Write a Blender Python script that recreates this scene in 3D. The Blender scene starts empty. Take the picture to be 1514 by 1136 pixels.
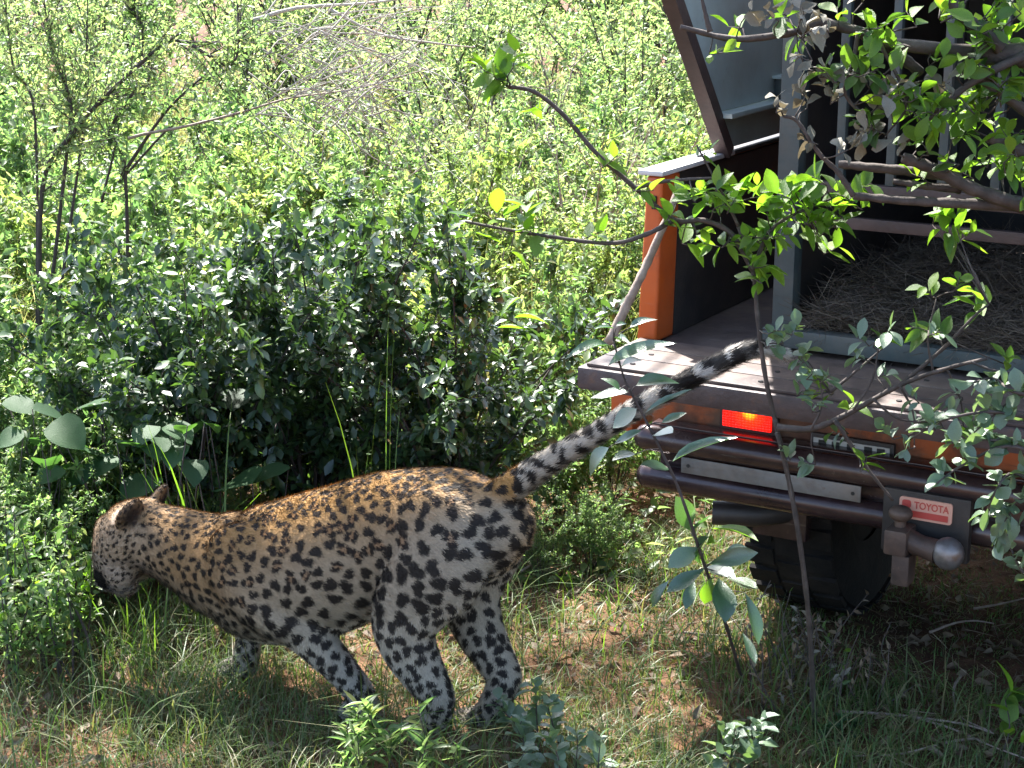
import bpy, bmesh, math, random
import numpy as np
from mathutils import Vector, Matrix

# ------------------------------------------------------------------ camera, sky, sun, exposure
scene = bpy.context.scene
COL = scene.collection
R = math.radians
CAM_H, PITCH, FOC = 1.97, R(15.2), 2640.0          # metres, tilt, focal length in pixels of a 1514 wide frame
cam_data = bpy.data.cameras.new('camera')
cam_data.sensor_width = 36.0
cam_data.lens = 36.0 * FOC / 1514.0
cam_data.clip_start, cam_data.clip_end = 0.05, 2000.0
cam = bpy.data.objects.new('camera', cam_data)
cam.location = (0, 0, CAM_H)
cam.rotation_euler = (math.pi / 2 - PITCH, 0, 0)
COL.objects.link(cam)
scene.camera = cam

SUN_EL, SUN_AZ = R(56), R(-24)                      # azimuth clockwise from +Y: behind the scene, a little left
world = bpy.data.worlds.new('World')
scene.world = world
world.use_nodes = True
wn = world.node_tree.nodes
wn.clear()
sky = wn.new('ShaderNodeTexSky')
sky.sky_type = 'NISHITA'
sky.sun_disc = False
sky.sun_elevation = SUN_EL
sky.sun_rotation = SUN_AZ
sky.dust_density = 2.0
bg = wn.new('ShaderNodeBackground')
bg.inputs['Strength'].default_value = 0.118
wo = wn.new('ShaderNodeOutputWorld')
world.node_tree.links.new(sky.outputs[0], bg.inputs[0])
world.node_tree.links.new(bg.outputs[0], wo.inputs[0])
sun_data = bpy.data.lights.new('sun', 'SUN')
sun_data.energy = 5.0
sun_data.angle = R(0.53)
sun_data.color = (1.0, 0.965, 0.91)
sun = bpy.data.objects.new('sun', sun_data)
to_sun = Vector((math.sin(SUN_AZ) * math.cos(SUN_EL), math.cos(SUN_AZ) * math.cos(SUN_EL), math.sin(SUN_EL)))
sun.rotation_euler = to_sun.to_track_quat('Z', 'Y').to_euler()
sun.location = to_sun * 30
COL.objects.link(sun)
scene.view_settings.view_transform = 'Standard'
scene.view_settings.look = 'None'
scene.view_settings.exposure = 2.4
scene.view_settings.gamma = 1.0
scene.render.engine = 'CYCLES'
scene.cycles.max_bounces = 7
scene.cycles.diffuse_bounces = 4
scene.cycles.glossy_bounces = 2
scene.cycles.transmission_bounces = 5
scene.cycles.transparent_max_bounces = 4
scene.cycles.caustics_reflective = False
scene.cycles.caustics_refractive = False
scene.cycles.sample_clamp_indirect = 6.0

rng = np.random.default_rng(7)
rnd = random.Random(11)

# ------------------------------------------------------------------ helpers
def ray(px, py):
    a, b = (px - 757) / FOC, (py - 568) / FOC
    c, s = math.cos(PITCH), math.sin(PITCH)
    return Vector((a, c - b * s, -s - b * c))
def at(px, py, Y):                                   # a spot in the place, at distance Y north of the viewer
    r = ray(px, py)
    return Vector((0, 0, CAM_H)) + r * (Y / r.y)
def gnd(px, py, h=0.0):                              # a spot on the ground
    r = ray(px, py)
    return Vector((0, 0, CAM_H)) + r * ((h - CAM_H) / r.z)

def lift(X, Y):                                      # gentle unevenness of the ground
    X = np.asarray(X, float); Y = np.asarray(Y, float)
    z = 0.018 * np.sin(2.3 * X + 1.1) * np.sin(1.9 * Y + .4) + 0.010 * np.sin(5.1 * X + 2.2 * Y) + 0.006 * np.sin(11 * X - 7 * Y)
    far = np.clip((np.hypot(X, Y) - 12) / 30, 0, 1)
    return z * (1 - far)

def empty(name, loc=(0, 0, 0), rz=0.0):
    o = bpy.data.objects.new(name, None)
    o.empty_display_size = 0.1
    o.location = loc
    o.rotation_euler = (0, 0, rz)
    COL.objects.link(o)
    return o
def tag(o, label=None, cat=None, group=None, kind=None):
    if label: o['label'] = label
    if cat: o['category'] = cat
    if group: o['group'] = group
    if kind: o['kind'] = kind
    return o
def link(name, me, parent=None, kind=None):
    o = bpy.data.objects.new(name, me)
    COL.objects.link(o)
    if parent is not None: o.parent = parent
    if kind: o['kind'] = kind
    return o
def raw_mesh(name, verts, faces, mat=None, smooth=True, attrs=None):
    """verts (N,3) array; faces (M,3|4) array or list of lists"""
    me = bpy.data.meshes.new(name)
    verts = np.asarray(verts, np.float32)
    if isinstance(faces, np.ndarray):
        k = faces.shape[1]
        me.vertices.add(len(verts)); me.vertices.foreach_set('co', verts.ravel())
        me.loops.add(faces.size); me.loops.foreach_set('vertex_index', faces.astype(np.int32).ravel())
        me.polygons.add(len(faces))
        me.polygons.foreach_set('loop_start', np.arange(0, faces.size, k, dtype=np.int32))
        me.polygons.foreach_set('use_smooth', np.full(len(faces), smooth))
        me.update(calc_edges=True)
    else:
        me.from_pydata([tuple(map(float, v)) for v in verts], [], faces)
        me.polygons.foreach_set('use_smooth', np.full(len(me.polygons), smooth))
    for nm, arr in (attrs or {}).items():
        arr = np.asarray(arr, np.float32)
        if arr.ndim == 1:
            me.attributes.new(nm, 'FLOAT', 'POINT').data.foreach_set('value', arr)
        else:
            me.attributes.new(nm, 'FLOAT_COLOR', 'POINT').data.foreach_set('color', arr.ravel())
    if mat: me.materials.append(mat)
    me.validate()
    return me

class MB:
    """collects boxes, bars and tubes into one mesh"""
    def __init__(s): s.v, s.f = [], []
    def add(s, vs, fs):
        b = len(s.v); s.v += [tuple(v) for v in vs]; s.f += [[i + b for i in f] for f in fs]; return s
    def box(s, x0, x1, y0, y1, z0, z1, bev=0.0):
        bm = bmesh.new(); bmesh.ops.create_cube(bm, size=1)
        bmesh.ops.scale(bm, vec=(x1 - x0, y1 - y0, z1 - z0), verts=bm.verts)
        bmesh.ops.translate(bm, vec=((x0 + x1) / 2, (y0 + y1) / 2, (z0 + z1) / 2), verts=bm.verts)
        if bev: bmesh.ops.bevel(bm, geom=bm.edges[:], offset=bev, segments=2, affect='EDGES', profile=.6)
        return s.bm(bm)
    def bm(s, bm, M=None):
        bm.verts.index_update()
        vs = [(M @ v.co) if M else v.co.copy() for v in bm.verts]
        s.add(vs, [[v.index for v in f.verts] for f in bm.faces]); bm.free(); return s
    def tube(s, pts, radii, n=7, cap=True):
        pts = [Vector(p) for p in pts]
        if not hasattr(radii, '__len__'): radii = [radii] * len(pts)
        b = len(s.v); prev = None
        for i, p in enumerate(pts):
            t = (pts[min(i + 1, len(pts) - 1)] - pts[max(i - 1, 0)])
            t = t.normalized() if t.length > 1e-9 else Vector((0, 0, 1))
            if prev is None:
                a = t.orthogonal().normalized()
            else:
                a = (prev - t * prev.dot(t)); a = a.normalized() if a.length > 1e-6 else t.orthogonal().normalized()
            prev = a; c = t.cross(a)
            for k in range(n):
                w = 2 * math.pi * k / n
                s.v.append(tuple(p + (a * math.cos(w) + c * math.sin(w)) * radii[i]))
        for i in range(len(pts) - 1):
            for k in range(n):
                k2 = (k + 1) % n
                s.f.append([b + i * n + k, b + i * n + k2, b + (i + 1) * n + k2, b + (i + 1) * n + k])
        if cap:
            s.f.append([b + k for k in range(n)][::-1]); e = b + (len(pts) - 1) * n
            s.f.append([e + k for k in range(n)])
        return s
    def build(s, name, mat, parent=None, smooth=True, kind=None, off=None, angle=True):
        v = np.array(s.v, np.float32)
        if off is not None: v = v - np.array(off, np.float32)
        me = raw_mesh(name, v, s.f, mat, smooth)
        if smooth and angle:
            try: me.set_sharp_from_angle(angle=R(40))
            except Exception: pass
        return link(name, me, parent, kind)

def spline(pts, n=5):
    """Catmull-Rom through points (any dimension)"""
    P = np.array([list(p) for p in pts], float)
    if len(P) < 3: 
        t = np.linspace(0, 1, n + 1)[:, None]; return P[0] + (P[-1] - P[0]) * t
    Q = np.vstack([2 * P[0] - P[1], P, 2 * P[-1] - P[-2]])
    out = []
    for i in range(1, len(Q) - 2):
        a, b, c, d = Q[i - 1], Q[i], Q[i + 1], Q[i + 2]
        for t in np.arange(n) / n:
            out.append(.5 * ((2 * b) + (c - a) * t + (2 * a - 5 * b + 4 * c - d) * t * t + (3 * b - a - 3 * c + d) * t ** 3))
    out.append(P[-1])
    return np.array(out)

# ------------------------------------------------------------------ materials
MATS = {}
def nodes_of(name):
    m = bpy.data.materials.new(name); m.use_nodes = True
    nt = m.node_tree; nt.nodes.clear()
    out = nt.nodes.new('ShaderNodeOutputMaterial')
    MATS[name] = m
    return m, nt, out
def ramp(nt, stops, fac=None):
    r = nt.nodes.new('ShaderNodeValToRGB')
    el = r.color_ramp.elements
    while len(el) < len(stops): el.new(0.5)
    for e, (p, c) in zip(el, stops): e.position = p; e.color = (*c, 1)
    if fac is not None: nt.links.new(fac, r.inputs[0])
    return r
def noise(nt, scale, detail=4, rough=.55, coord='Object', vec=None):
    t = nt.nodes.new('ShaderNodeTexNoise')
    t.inputs['Scale'].default_value = scale; t.inputs['Detail'].default_value = detail; t.inputs['Roughness'].default_value = rough
    if vec is None:
        tc = nt.nodes.new('ShaderNodeTexCoord'); vec = tc.outputs[coord]
    nt.links.new(vec, t.inputs['Vector'])
    return t
def bump(nt, hgt, strength, dist, bsdf):
    b = nt.nodes.new('ShaderNodeBump'); b.inputs['Strength'].default_value = strength; b.inputs['Distance'].default_value = dist
    nt.links.new(hgt, b.inputs['Height']); nt.links.new(b.outputs[0], bsdf.inputs['Normal'])

def surf(name, stops, scale=6, rough=.6, metal=0.0, bstr=.2, bdist=.004, bscale=60, rough_var=.15, spec=.5, coat=0.0, dust=0.0, scratch=0.0):
    m, nt, out = nodes_of(name)
    p = nt.nodes.new('ShaderNodeBsdfPrincipled')
    n1 = noise(nt, scale, 6, .62)
    r = ramp(nt, stops, n1.outputs['Fac']); col = r.outputs[0]
    def over(fac, c, blend='MIX'):
        mx = nt.nodes.new('ShaderNodeMix'); mx.data_type = 'RGBA'; mx.blend_type = blend
        nt.links.new(fac, mx.inputs[0]); nt.links.new(col, mx.inputs[6]); mx.inputs[7].default_value = (*c, 1); return mx.outputs[2]
    if scratch:                                      # rubbed streaks along the length, down to dark metal
        tc = nt.nodes.new('ShaderNodeTexCoord'); mp = nt.nodes.new('ShaderNodeMapping'); mp.inputs['Scale'].default_value = (5, 70, 45); mp.inputs['Rotation'].default_value = (.1, .2, .12)
        nt.links.new(tc.outputs['Object'], mp.inputs['Vector']); n3 = noise(nt, 1.6, 5, .7, vec=mp.outputs[0])
        f = ramp(nt, [(.60, (0, 0, 0)), (.70, (scratch,) * 3)], n3.outputs['Fac']); col = over(f.outputs[0], (.030, .022, .020))
        f = ramp(nt, [(.28, (scratch * .8,) * 3), (.36, (0, 0, 0))], n3.outputs['Fac']); col = over(f.outputs[0], (.30, .25, .22))
    if dust:                                         # dried dust and mud splashes
        n4 = noise(nt, 3.2, 8, .7); f = ramp(nt, [(.42, (0, 0, 0)), (.62, (dust,) * 3)], n4.outputs['Fac']); col = over(f.outputs[0], (.26, .185, .13))
        n5 = noise(nt, 55, 3, .6); f = ramp(nt, [(.66, (0, 0, 0)), (.72, (dust * 1.2,) * 3)], n5.outputs['Fac']); col = over(f.outputs[0], (.15, .10, .07))
    nt.links.new(col, p.inputs['Base Color'])
    n2 = noise(nt, bscale, 5, .6)
    mr = nt.nodes.new('ShaderNodeMapRange'); mr.inputs['To Min'].default_value = rough - rough_var; mr.inputs['To Max'].default_value = rough + rough_var
    nt.links.new(n1.outputs['Fac'], mr.inputs['Value']); nt.links.new(mr.outputs[0], p.inputs['Roughness'])
    p.inputs['Metallic'].default_value = metal
    p.inputs['Specular IOR Level'].default_value = spec
    p.inputs['Coat Weight'].default_value = coat
    if bstr: bump(nt, n2.outputs['Fac'], bstr, bdist, p)
    nt.links.new(p.outputs[0], out.inputs[0])
    return m

def leafmat(name, cols, trans=.4, rough=.42, spec=.5, tcol=(1.15, 1.25, .45), vein=False, coat=0.0):
    """colour by leaf ('tint' attribute of a cloud, or the object's own random number)"""
    m, nt, out = nodes_of(name)
    at_ = nt.nodes.new('ShaderNodeAttribute'); at_.attribute_name = 'tint'
    oi = nt.nodes.new('ShaderNodeObjectInfo')
    ad = nt.nodes.new('ShaderNodeMath'); ad.operation = 'ADD'
    nt.links.new(at_.outputs['Fac'], ad.inputs[0]); nt.links.new(oi.outputs['Random'], ad.inputs[1])
    fr = nt.nodes.new('ShaderNodeMath'); fr.operation = 'FRACT'; nt.links.new(ad.outputs[0], fr.inputs[0])
    n = len(cols)
    r = ramp(nt, [(i / max(n - 1, 1), c) for i, c in enumerate(cols)], fr.outputs[0])
    col = r.outputs[0]
    nz = noise(nt, 35, 3, .6)
    mx = nt.nodes.new('ShaderNodeMix'); mx.data_type = 'RGBA'; mx.blend_type = 'MULTIPLY'; mx.inputs[0].default_value = 1
    rr = ramp(nt, [(.3, (.72, .74, .68)), (.7, (1.12, 1.1, 1.05))], nz.outputs['Fac'])
    nt.links.new(col, mx.inputs[6]); nt.links.new(rr.outputs[0], mx.inputs[7])
    col = mx.outputs[2]
    p = nt.nodes.new('ShaderNodeBsdfPrincipled')
    nt.links.new(col, p.inputs['Base Color'])
    p.inputs['Roughness'].default_value = rough
    p.inputs['Specular IOR Level'].default_value = spec
    p.inputs['Coat Weight'].default_value = coat
    p.inputs['Coat Roughness'].default_value = .3
    tr = nt.nodes.new('ShaderNodeBsdfTranslucent')
    tm = nt.nodes.new('ShaderNodeMix'); tm.data_type = 'RGBA'; tm.blend_type = 'MULTIPLY'; tm.inputs[0].default_value = 1
    tm.clamp_result = False
    nt.links.new(col, tm.inputs[6]); tm.inputs[7].default_value = (*[2.0 * c for c in tcol], 1)
    nt.links.new(tm.outputs[2], tr.inputs['Color'])
    ms = nt.nodes.new('ShaderNodeMixShader'); ms.inputs[0].default_value = trans
    nt.links.new(p.outputs[0], ms.inputs[1]); nt.links.new(tr.outputs[0], ms.inputs[2])
    nt.links.new(ms.outputs[0], out.inputs[0])
    if vein: bump(nt, nz.outputs['Fac'], .35, .004, p)
    return m

# leaves and bark
leafmat('herb_leaf', [(.055, .105, .040), (.095, .160, .060), (.125, .190, .072), (.155, .210, .090), (.068, .130, .052), (.19, .20, .085)], trans=.56, rough=.45, spec=.5, tcol=(1.10, 1.18, .80))
leafmat('yellow_leaf', [(.085, .130, .036), (.13, .185, .056), (.155, .205, .068), (.175, .215, .080), (.105, .155, .052), (.24, .21, .085)], trans=.58, rough=.45, spec=.5, tcol=(1.12, 1.18, .76))
leafmat('tall_leaf', [(.080, .130, .058), (.125, .185, .080), (.155, .215, .098), (.185, .23, .12), (.24, .235, .11)], trans=.56, rough=.45, spec=.45, tcol=(1.12, 1.18, .82))
leafmat('glossy_leaf', [(.022, .048, .026), (.032, .064, .034), (.045, .085, .036), (.065, .125, .036), (.028, .055, .036), (.038, .075, .030), (.09, .15, .045)], trans=.26, rough=.40, spec=.72)
leafmat('broad_leaf', [(.026, .062, .030), (.036, .082, .036), (.046, .10, .040), (.030, .070, .040)], trans=.35, rough=.52, spec=.22, vein=True)
leafmat('spring_leaf', [(.085, .165, .022), (.12, .21, .030), (.060, .130, .028), (.15, .22, .035)], trans=.48, rough=.42, spec=.5, vein=True)
leafmat('sapling_leaf', [(.028, .075, .040), (.040, .095, .045), (.055, .115, .040)], trans=.28, rough=.36, spec=1.0, vein=True, coat=1.0)
leafmat('litter_leaf', [(.11, .075, .05), (.16, .12, .085), (.07, .048, .034), (.20, .16, .12), (.09, .06, .045)], trans=.08, rough=.7, spec=.2)
leafmat('grey_leaf', [(.085, .135, .095), (.12, .175, .125), (.095, .155, .085), (.15, .20, .16)], trans=.25, rough=.34, spec=.6, vein=True, coat=.3)
leafmat('tree_leaf', [(.035, .075, .022), (.055, .11, .025), (.090, .16, .028), (.045, .09, .030)], trans=.42, rough=.4, spec=.5, vein=True)
leafmat('dry_leaf', [(.15, .135, .11), (.24, .225, .195), (.10, .09, .07), (.19, .18, .155)], trans=.15, rough=.6, spec=.3, vein=True, tcol=(.9, .8, .6))
leafmat('grass_blade', [(.045, .090, .028), (.065, .125, .036), (.090, .145, .045), (.20, .175, .10), (.055, .095, .034), (.095, .14, .050), (.12, .105, .06), (.060, .115, .036)], trans=.32, rough=.5, spec=.35, tcol=(1, 1.05, .5))
leafmat('green_blade', [(.085, .17, .028), (.11, .20, .035), (.14, .21, .045)], trans=.35, rough=.42, spec=.45)
leafmat('hay', [(.12, .09, .072), (.075, .055, .047), (.17, .135, .11), (.04, .03, .026)], trans=.05, rough=.7, spec=.2)
leafmat('far_grass', [(.20, .21, .08), (.30, .27, .14), (.24, .24, .11), (.14, .18, .07), (.36, .32, .20)], trans=.45, rough=.55, spec=.3, tcol=(1, 1, .7))
leafmat('straw', [(.22, .165, .11), (.15, .11, .075), (.30, .245, .18), (.10, .07, .05), (.18, .14, .10)], trans=.1, rough=.65, spec=.25, tcol=(.9, .8, .6))
leafmat('dead_twig', [(.36, .33, .31), (.44, .41, .39), (.28, .25, .23)], trans=.0, rough=.75, spec=.2)
surf('bark', [(.3, (.026, .019, .016)), (.55, (.062, .047, .040)), (.8, (.12, .098, .088))], 30, .8, bstr=.6, bdist=.004, bscale=120)
surf('dark_bark', [(.3, (.022, .016, .016)), (.6, (.055, .040, .036)), (.8, (.095, .075, .070))], 40, .75, bstr=.5, bdist=.003, bscale=160)
surf('pale_bark', [(.3, (.16, .115, .09)), (.55, (.26, .20, .165)), (.8, (.36, .30, .26))], 25, .75, bstr=.5, bdist=.003, bscale=150)
# vehicle
surf('orange_paint', [(.25, (.36, .055, .008)), (.5, (.50, .082, .008)), (.75, (.55, .098, .010)), (.88, (.34, .11, .04))], 7, .45, bstr=.08, bdist=.002, bscale=220, coat=.15, dust=.10, scratch=.28)
surf('worn_orange', [(.30, (.045, .020, .014)), (.48, (.11, .035, .016)), (.58, (.34, .075, .016)), (.8, (.44, .09, .016))], 5, .5, bstr=.2, bdist=.003, bscale=120, dust=.35, scratch=.6)
surf('worn_bed', [(.25, (.026, .017, .017)), (.5, (.055, .038, .036)), (.66, (.090, .066, .060)), (.82, (.19, .145, .125))], 9, .62, metal=.0, bstr=.5, bdist=.004, bscale=55, dust=.28, scratch=.7)
surf('tailgate_edge', [(.3, (.030, .022, .025)), (.55, (.065, .046, .048)), (.68, (.12, .06, .035)), (.85, (.30, .10, .035))], 14, .5, bstr=.5, bdist=.004, bscale=70, dust=.12, scratch=.7)
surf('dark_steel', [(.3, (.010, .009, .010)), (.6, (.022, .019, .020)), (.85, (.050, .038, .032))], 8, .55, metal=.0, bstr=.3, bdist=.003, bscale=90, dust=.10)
surf('tube_paint', [(.3, (.024, .014, .016)), (.55, (.045, .026, .029)), (.74, (.080, .052, .048)), (.88, (.15, .11, .095))], 9, .24, metal=.3, bstr=.15, bdist=.002, bscale=70, rough_var=.10, spec=.6, dust=.14, scratch=.40)
surf('cage_paint', [(.3, (.030, .044, .047)), (.6, (.050, .070, .074)), (.85, (.09, .11, .11))], 6, .5, bstr=.2, bdist=.003, bscale=80, dust=.2, scratch=.5)
surf('panel_paint', [(.25, (.34, .42, .42)), (.5, (.43, .51, .50)), (.8, (.50, .56, .55))], 5, .45, bstr=.12, bdist=.003, bscale=60, dust=.25, scratch=.2)
surf('brown_frame', [(.3, (.042, .026, .024)), (.6, (.070, .044, .038)), (.85, (.12, .08, .07))], 12, .6, bstr=.4, bdist=.003, bscale=90)
surf('pale_rail', [(.3, (.50, .46, .44)), (.6, (.66, .62, .60)), (.85, (.34, .25, .20))], 14, .45, bstr=.2, bdist=.002, bscale=90, scratch=.5)
surf('zinc_plate', [(.3, (.12, .12, .12)), (.55, (.20, .20, .20)), (.85, (.13, .10, .09))], 14, .5, metal=.4, bstr=.2, bdist=.002, bscale=110, dust=.4, scratch=.4)
surf('rubber', [(.3, (.004, .004, .0045)), (.6, (.008, .0075, .0075)), (.85, (.018, .014, .012))], 14, .85, spec=.2, bstr=.5, bdist=.004, bscale=80, dust=.06)
surf('rusty_steel', [(.3, (.045, .034, .032)), (.55, (.085, .055, .045)), (.8, (.14, .08, .055))], 14, .55, metal=.3, bstr=.4, bdist=.003, bscale=90, dust=.4)
surf('ball_steel', [(.3, (.12, .11, .11)), (.55, (.22, .21, .22)), (.75, (.16, .10, .07))], 18, .42, metal=.6, bstr=.3, dust=.4, scratch=.3)
surf('sign_pale', [(.3, (.60, .30, .22)), (.6, (.68, .37, .28)), (.85, (.55, .27, .20))], 20, .5, bstr=.05)
surf('sign_red', [(.3, (.46, .055, .045)), (.7, (.53, .075, .06))], 20, .5, bstr=.05)
surf('plate_white', [(.3, (.34, .33, .32)), (.7, (.50, .49, .47))], 12, .45, bstr=.05)
surf('black_print', [(.3, (.010, .010, .011)), (.7, (.02, .02, .02))], 12, .5, bstr=.05)
def lamp_glass(name, col):
    """moulded red lens; the lit bulb behind its inner upper corner"""
    m, nt, out = nodes_of(name); N, K = nt.nodes.new, nt.links.new
    p = N('ShaderNodeBsdfPrincipled'); p.inputs['Base Color'].default_value = (*col, 1); p.inputs['Roughness'].default_value = .18
    tc = N('ShaderNodeTexCoord')
    w1 = N('ShaderNodeTexWave'); w1.bands_direction = 'Z'; w1.inputs['Scale'].default_value = 46; K(tc.outputs['Object'], w1.inputs['Vector'])
    w2 = N('ShaderNodeTexWave'); w2.bands_direction = 'X'; w2.inputs['Scale'].default_value = 34; K(tc.outputs['Object'], w2.inputs['Vector'])
    mu = N('ShaderNodeMath'); mu.operation = 'MULTIPLY'; K(w1.outputs['Fac'], mu.inputs[0]); K(w2.outputs['Fac'], mu.inputs[1])
    sx = N('ShaderNodeSeparateXYZ'); K(tc.outputs['Object'], sx.inputs[0])
    dx = N('ShaderNodeMath'); dx.operation = 'SUBTRACT'; dx.inputs[1].default_value = .77; K(sx.outputs[0], dx.inputs[0])
    ax = N('ShaderNodeMath'); ax.operation = 'ABSOLUTE'; K(dx.outputs[0], ax.inputs[0])
    cb = N('ShaderNodeCombineXYZ'); K(ax.outputs[0], cb.inputs[0]); K(sx.outputs[2], cb.inputs[2])
    ds = N('ShaderNodeVectorMath'); ds.operation = 'DISTANCE'; ds.inputs[1].default_value = (.500, 0, .700); K(cb.outputs[0], ds.inputs[0])
    r = ramp(nt, [(.0, (1, .42, .03)), (.012, (1, .25, .006)), (.024, (.9, .02, .002)), (.05, (.7, .005, .002)), (.13, (.35, .002, .001))], ds.outputs['Value'])
    K(r.outputs[0], p.inputs['Emission Color'])
    mr = N('ShaderNodeMapRange'); mr.inputs['To Min'].default_value = .42; mr.inputs['To Max'].default_value = 1.0; K(mu.outputs[0], mr.inputs['Value'])
    K(mr.outputs[0], p.inputs['Emission Strength'])
    bump(nt, mu.outputs[0], .6, .003, p); K(p.outputs[0], out.inputs[0])
lamp_glass('lamp_red', (.5, .02, .01))

def ground_mat():
    m, nt, out = nodes_of('soil')
    p = nt.nodes.new('ShaderNodeBsdfPrincipled')
    n1 = noise(nt, 1.6, 6, .65); n2 = noise(nt, 22, 6, .7)
    r1 = ramp(nt, [(.32, (.060, .033, .019)), (.5, (.115, .060, .033)), (.66, (.155, .090, .052)), (.8, (.085, .080, .035))], n1.outputs['Fac'])
    r2 = ramp(nt, [(.3, (.45, .42, .40)), (.55, (1.0, .98, .95)), (.75, (1.45, 1.35, 1.2))], n2.outputs['Fac'])
    mx = nt.nodes.new('ShaderNodeMix'); mx.data_type = 'RGBA'; mx.blend_type = 'MULTIPLY'; mx.inputs[0].default_value = 1
    nt.links.new(r1.outputs[0], mx.inputs[6]); nt.links.new(r2.outputs[0], mx.inputs[7])
    nt.links.new(mx.outputs[2], p.inputs['Base Color'])
    p.inputs['Roughness'].default_value = .95; p.inputs['Specular IOR Level'].default_value = .2
    bump(nt, n2.outputs['Fac'], .8, .03, p)
    nt.links.new(p.outputs[0], out.inputs[0])
ground_mat()

def coat_mat(name, rough):
    m, nt, out = nodes_of(name)
    a = nt.nodes.new('ShaderNodeAttribute'); a.attribute_name = 'coat'
    p = nt.nodes.new('ShaderNodeBsdfPrincipled')
    nt.links.new(a.outputs['Color'], p.inputs['Base Color'])
    p.inputs['Roughness'].default_value = rough; p.inputs['Specular IOR Level'].default_value = .16
    p.inputs['Sheen Weight'].default_value = .02; p.inputs['Sheen Roughness'].default_value = .4
    nt.links.new(p.outputs[0], out.inputs[0])
coat_mat('leopard_coat', .7); coat_mat('leopard_fur', .55)

# ------------------------------------------------------------------ ground
def axis_grid(lo, a, b, hi, n, m):
    g = np.linspace(0, 1, m + 1)[1:] ** 2.2
    return np.concatenate([(a - (a - lo) * g)[::-1], np.linspace(a, b, n), b + (hi - b) * g])
gx = axis_grid(-700, -7, 7, 700, 190, 14)
gy = axis_grid(-250, 1.5, 16, 900, 220, 14)
GX, GY = np.meshgrid(gx, gy)
GZ = lift(GX, GY) + rng.normal(0, .0035, GX.shape) * (np.abs(GX) < 7) * (GY < 16)
gv = np.stack([GX, GY, GZ], -1).reshape(-1, 3)
ii = np.arange(len(gy) - 1)[:, None] * len(gx) + np.arange(len(gx) - 1)[None]
gf = np.stack([ii, ii + 1, ii + 1 + len(gx), ii + len(gx)], -1).reshape(-1, 4)
tag(link('ground', raw_mesh('ground', gv, gf, MATS['soil'])), kind='structure')

# ------------------------------------------------------------------ pickup truck, tail towards the viewer
TRUCK_AT, TRUCK_RZ = Vector((.36, 4.51, 0)), R(-30)
M = MATS
truck = tag(empty('pickup_truck', TRUCK_AT, TRUCK_RZ), 'orange pickup truck with its tailgate down and a brake light lit', 'truck')
def part(name, mat, *boxes, parent=truck, bev=.004, smooth=True):
    b = MB()
    for bx in boxes: b.box(*bx, bev=bev)
    return b.build(name, M[mat], parent, smooth)

part('bed_floor', 'worn_bed', (-.05, 1.59, .042, 1.95, .80, .842))
sw = part('bed_side', 'orange_paint', (-.060, -.014, .152, 1.95, .72, 1.280))
part('side_shade', 'dark_steel', (-.0135, -.006, .154, 1.94, .845, 1.278), parent=sw, bev=0)  # dark sheet added to put the inner wall's shadow into its colour
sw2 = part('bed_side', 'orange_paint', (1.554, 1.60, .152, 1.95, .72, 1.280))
part('side_shade', 'dark_steel', (1.546, 1.5535, .154, 1.94, .845, 1.278), parent=sw2, bev=0)  # same added dark sheet, standing in for shade inside the right wall
for s in (0, 1):                                     # corner posts, leaning in a little at the top
    b = MB(); X = (lambda x: x) if s == 0 else (lambda x: 1.54 - x)
    bm = bmesh.new(); bmesh.ops.create_cube(bm, size=1)
    for v in bm.verts:
        top = v.co.z > 0
        x0, x1 = (-.040, .006) if top else (-.060, -.004)
        v.co = Vector((X(x0 if v.co.x < 0 else x1), (.040 if v.co.y < 0 else .150) , 1.284 if top else .845))
    bmesh.ops.recalc_face_normals(bm, faces=bm.faces)
    bmesh.ops.bevel(bm, geom=bm.edges[:], offset=.010, segments=3, affect='EDGES', profile=.6)
    b.bm(bm); p = b.build('corner_post', M['orange_paint'], truck)
    part('latch', 'dark_steel', *( [(-.02, -.008, .030, .0395, 1.20, 1.235)] if s == 0 else [(1.548, 1.56, .030, .0395, 1.20, 1.235)]), parent=p, bev=.002)
part('top_rail', 'pale_rail', (-.062, .010, .032, .50, 1.2855, 1.299))
part('top_rail', 'dark_steel', (-.060, .006, .5015, 1.95, 1.2855, 1.297))
part('top_rail', 'pale_rail', (1.51, 1.606, .030, 1.95, 1.2855, 1.306))
tg = part('tailgate', 'tailgate_edge', (-.066, 1.606, -.285, .036, .790, .848), bev=.010)
for i in range(3):                                   # worn boards of the lowered tailgate
    y0 = -.272 + i * .102
    part('board', 'worn_bed', (-.045, 1.585, y0, y0 + .099, .8485, .857 + .0006 * i), parent=tg, bev=.003)
rs = part('rear_panel', 'worn_orange', (-.02, 1.56, .062, .105, .575, .785))
part('panel_lip', 'dark_steel', (-.02, 1.56, .050, .0615, .758, .786), parent=rs, bev=.002)
for s in (0, 1):
    x = .195 if s == 0 else 1.54 - .195 - .135
    h = part('tail_light', 'dark_steel', (x - .012, x + .147, .040, .0615, .640, .728), bev=.004)
    part('lens', 'lamp_red', (x, x + .135, .030, .0395, .652, .716), parent=h, bev=.004)
b = MB(); b.box(-.165, -.095, .10, .24, .57, .70, bev=.012); b.box(-.150, -.061, .11, .30, .70, .745, bev=.008)
b.build('fender_flare', M['orange_paint'], truck)
for x in (.12, .55, .99, 1.42):                      # tailgate hinges
    hg = part('hinge', 'dark_steel', (x - .028, x + .028, .026, .060, .775, .7895), parent=tg, bev=.003)
for x in (.06, .40, .74, 1.08, 1.42):
    for y in (-.225, -.12, -.02):
        b = MB(); b.tube([(x, y, .8565), (x, y, .8605)], .007, 8); b.build('bolt', M['dark_steel'], tg)
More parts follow.
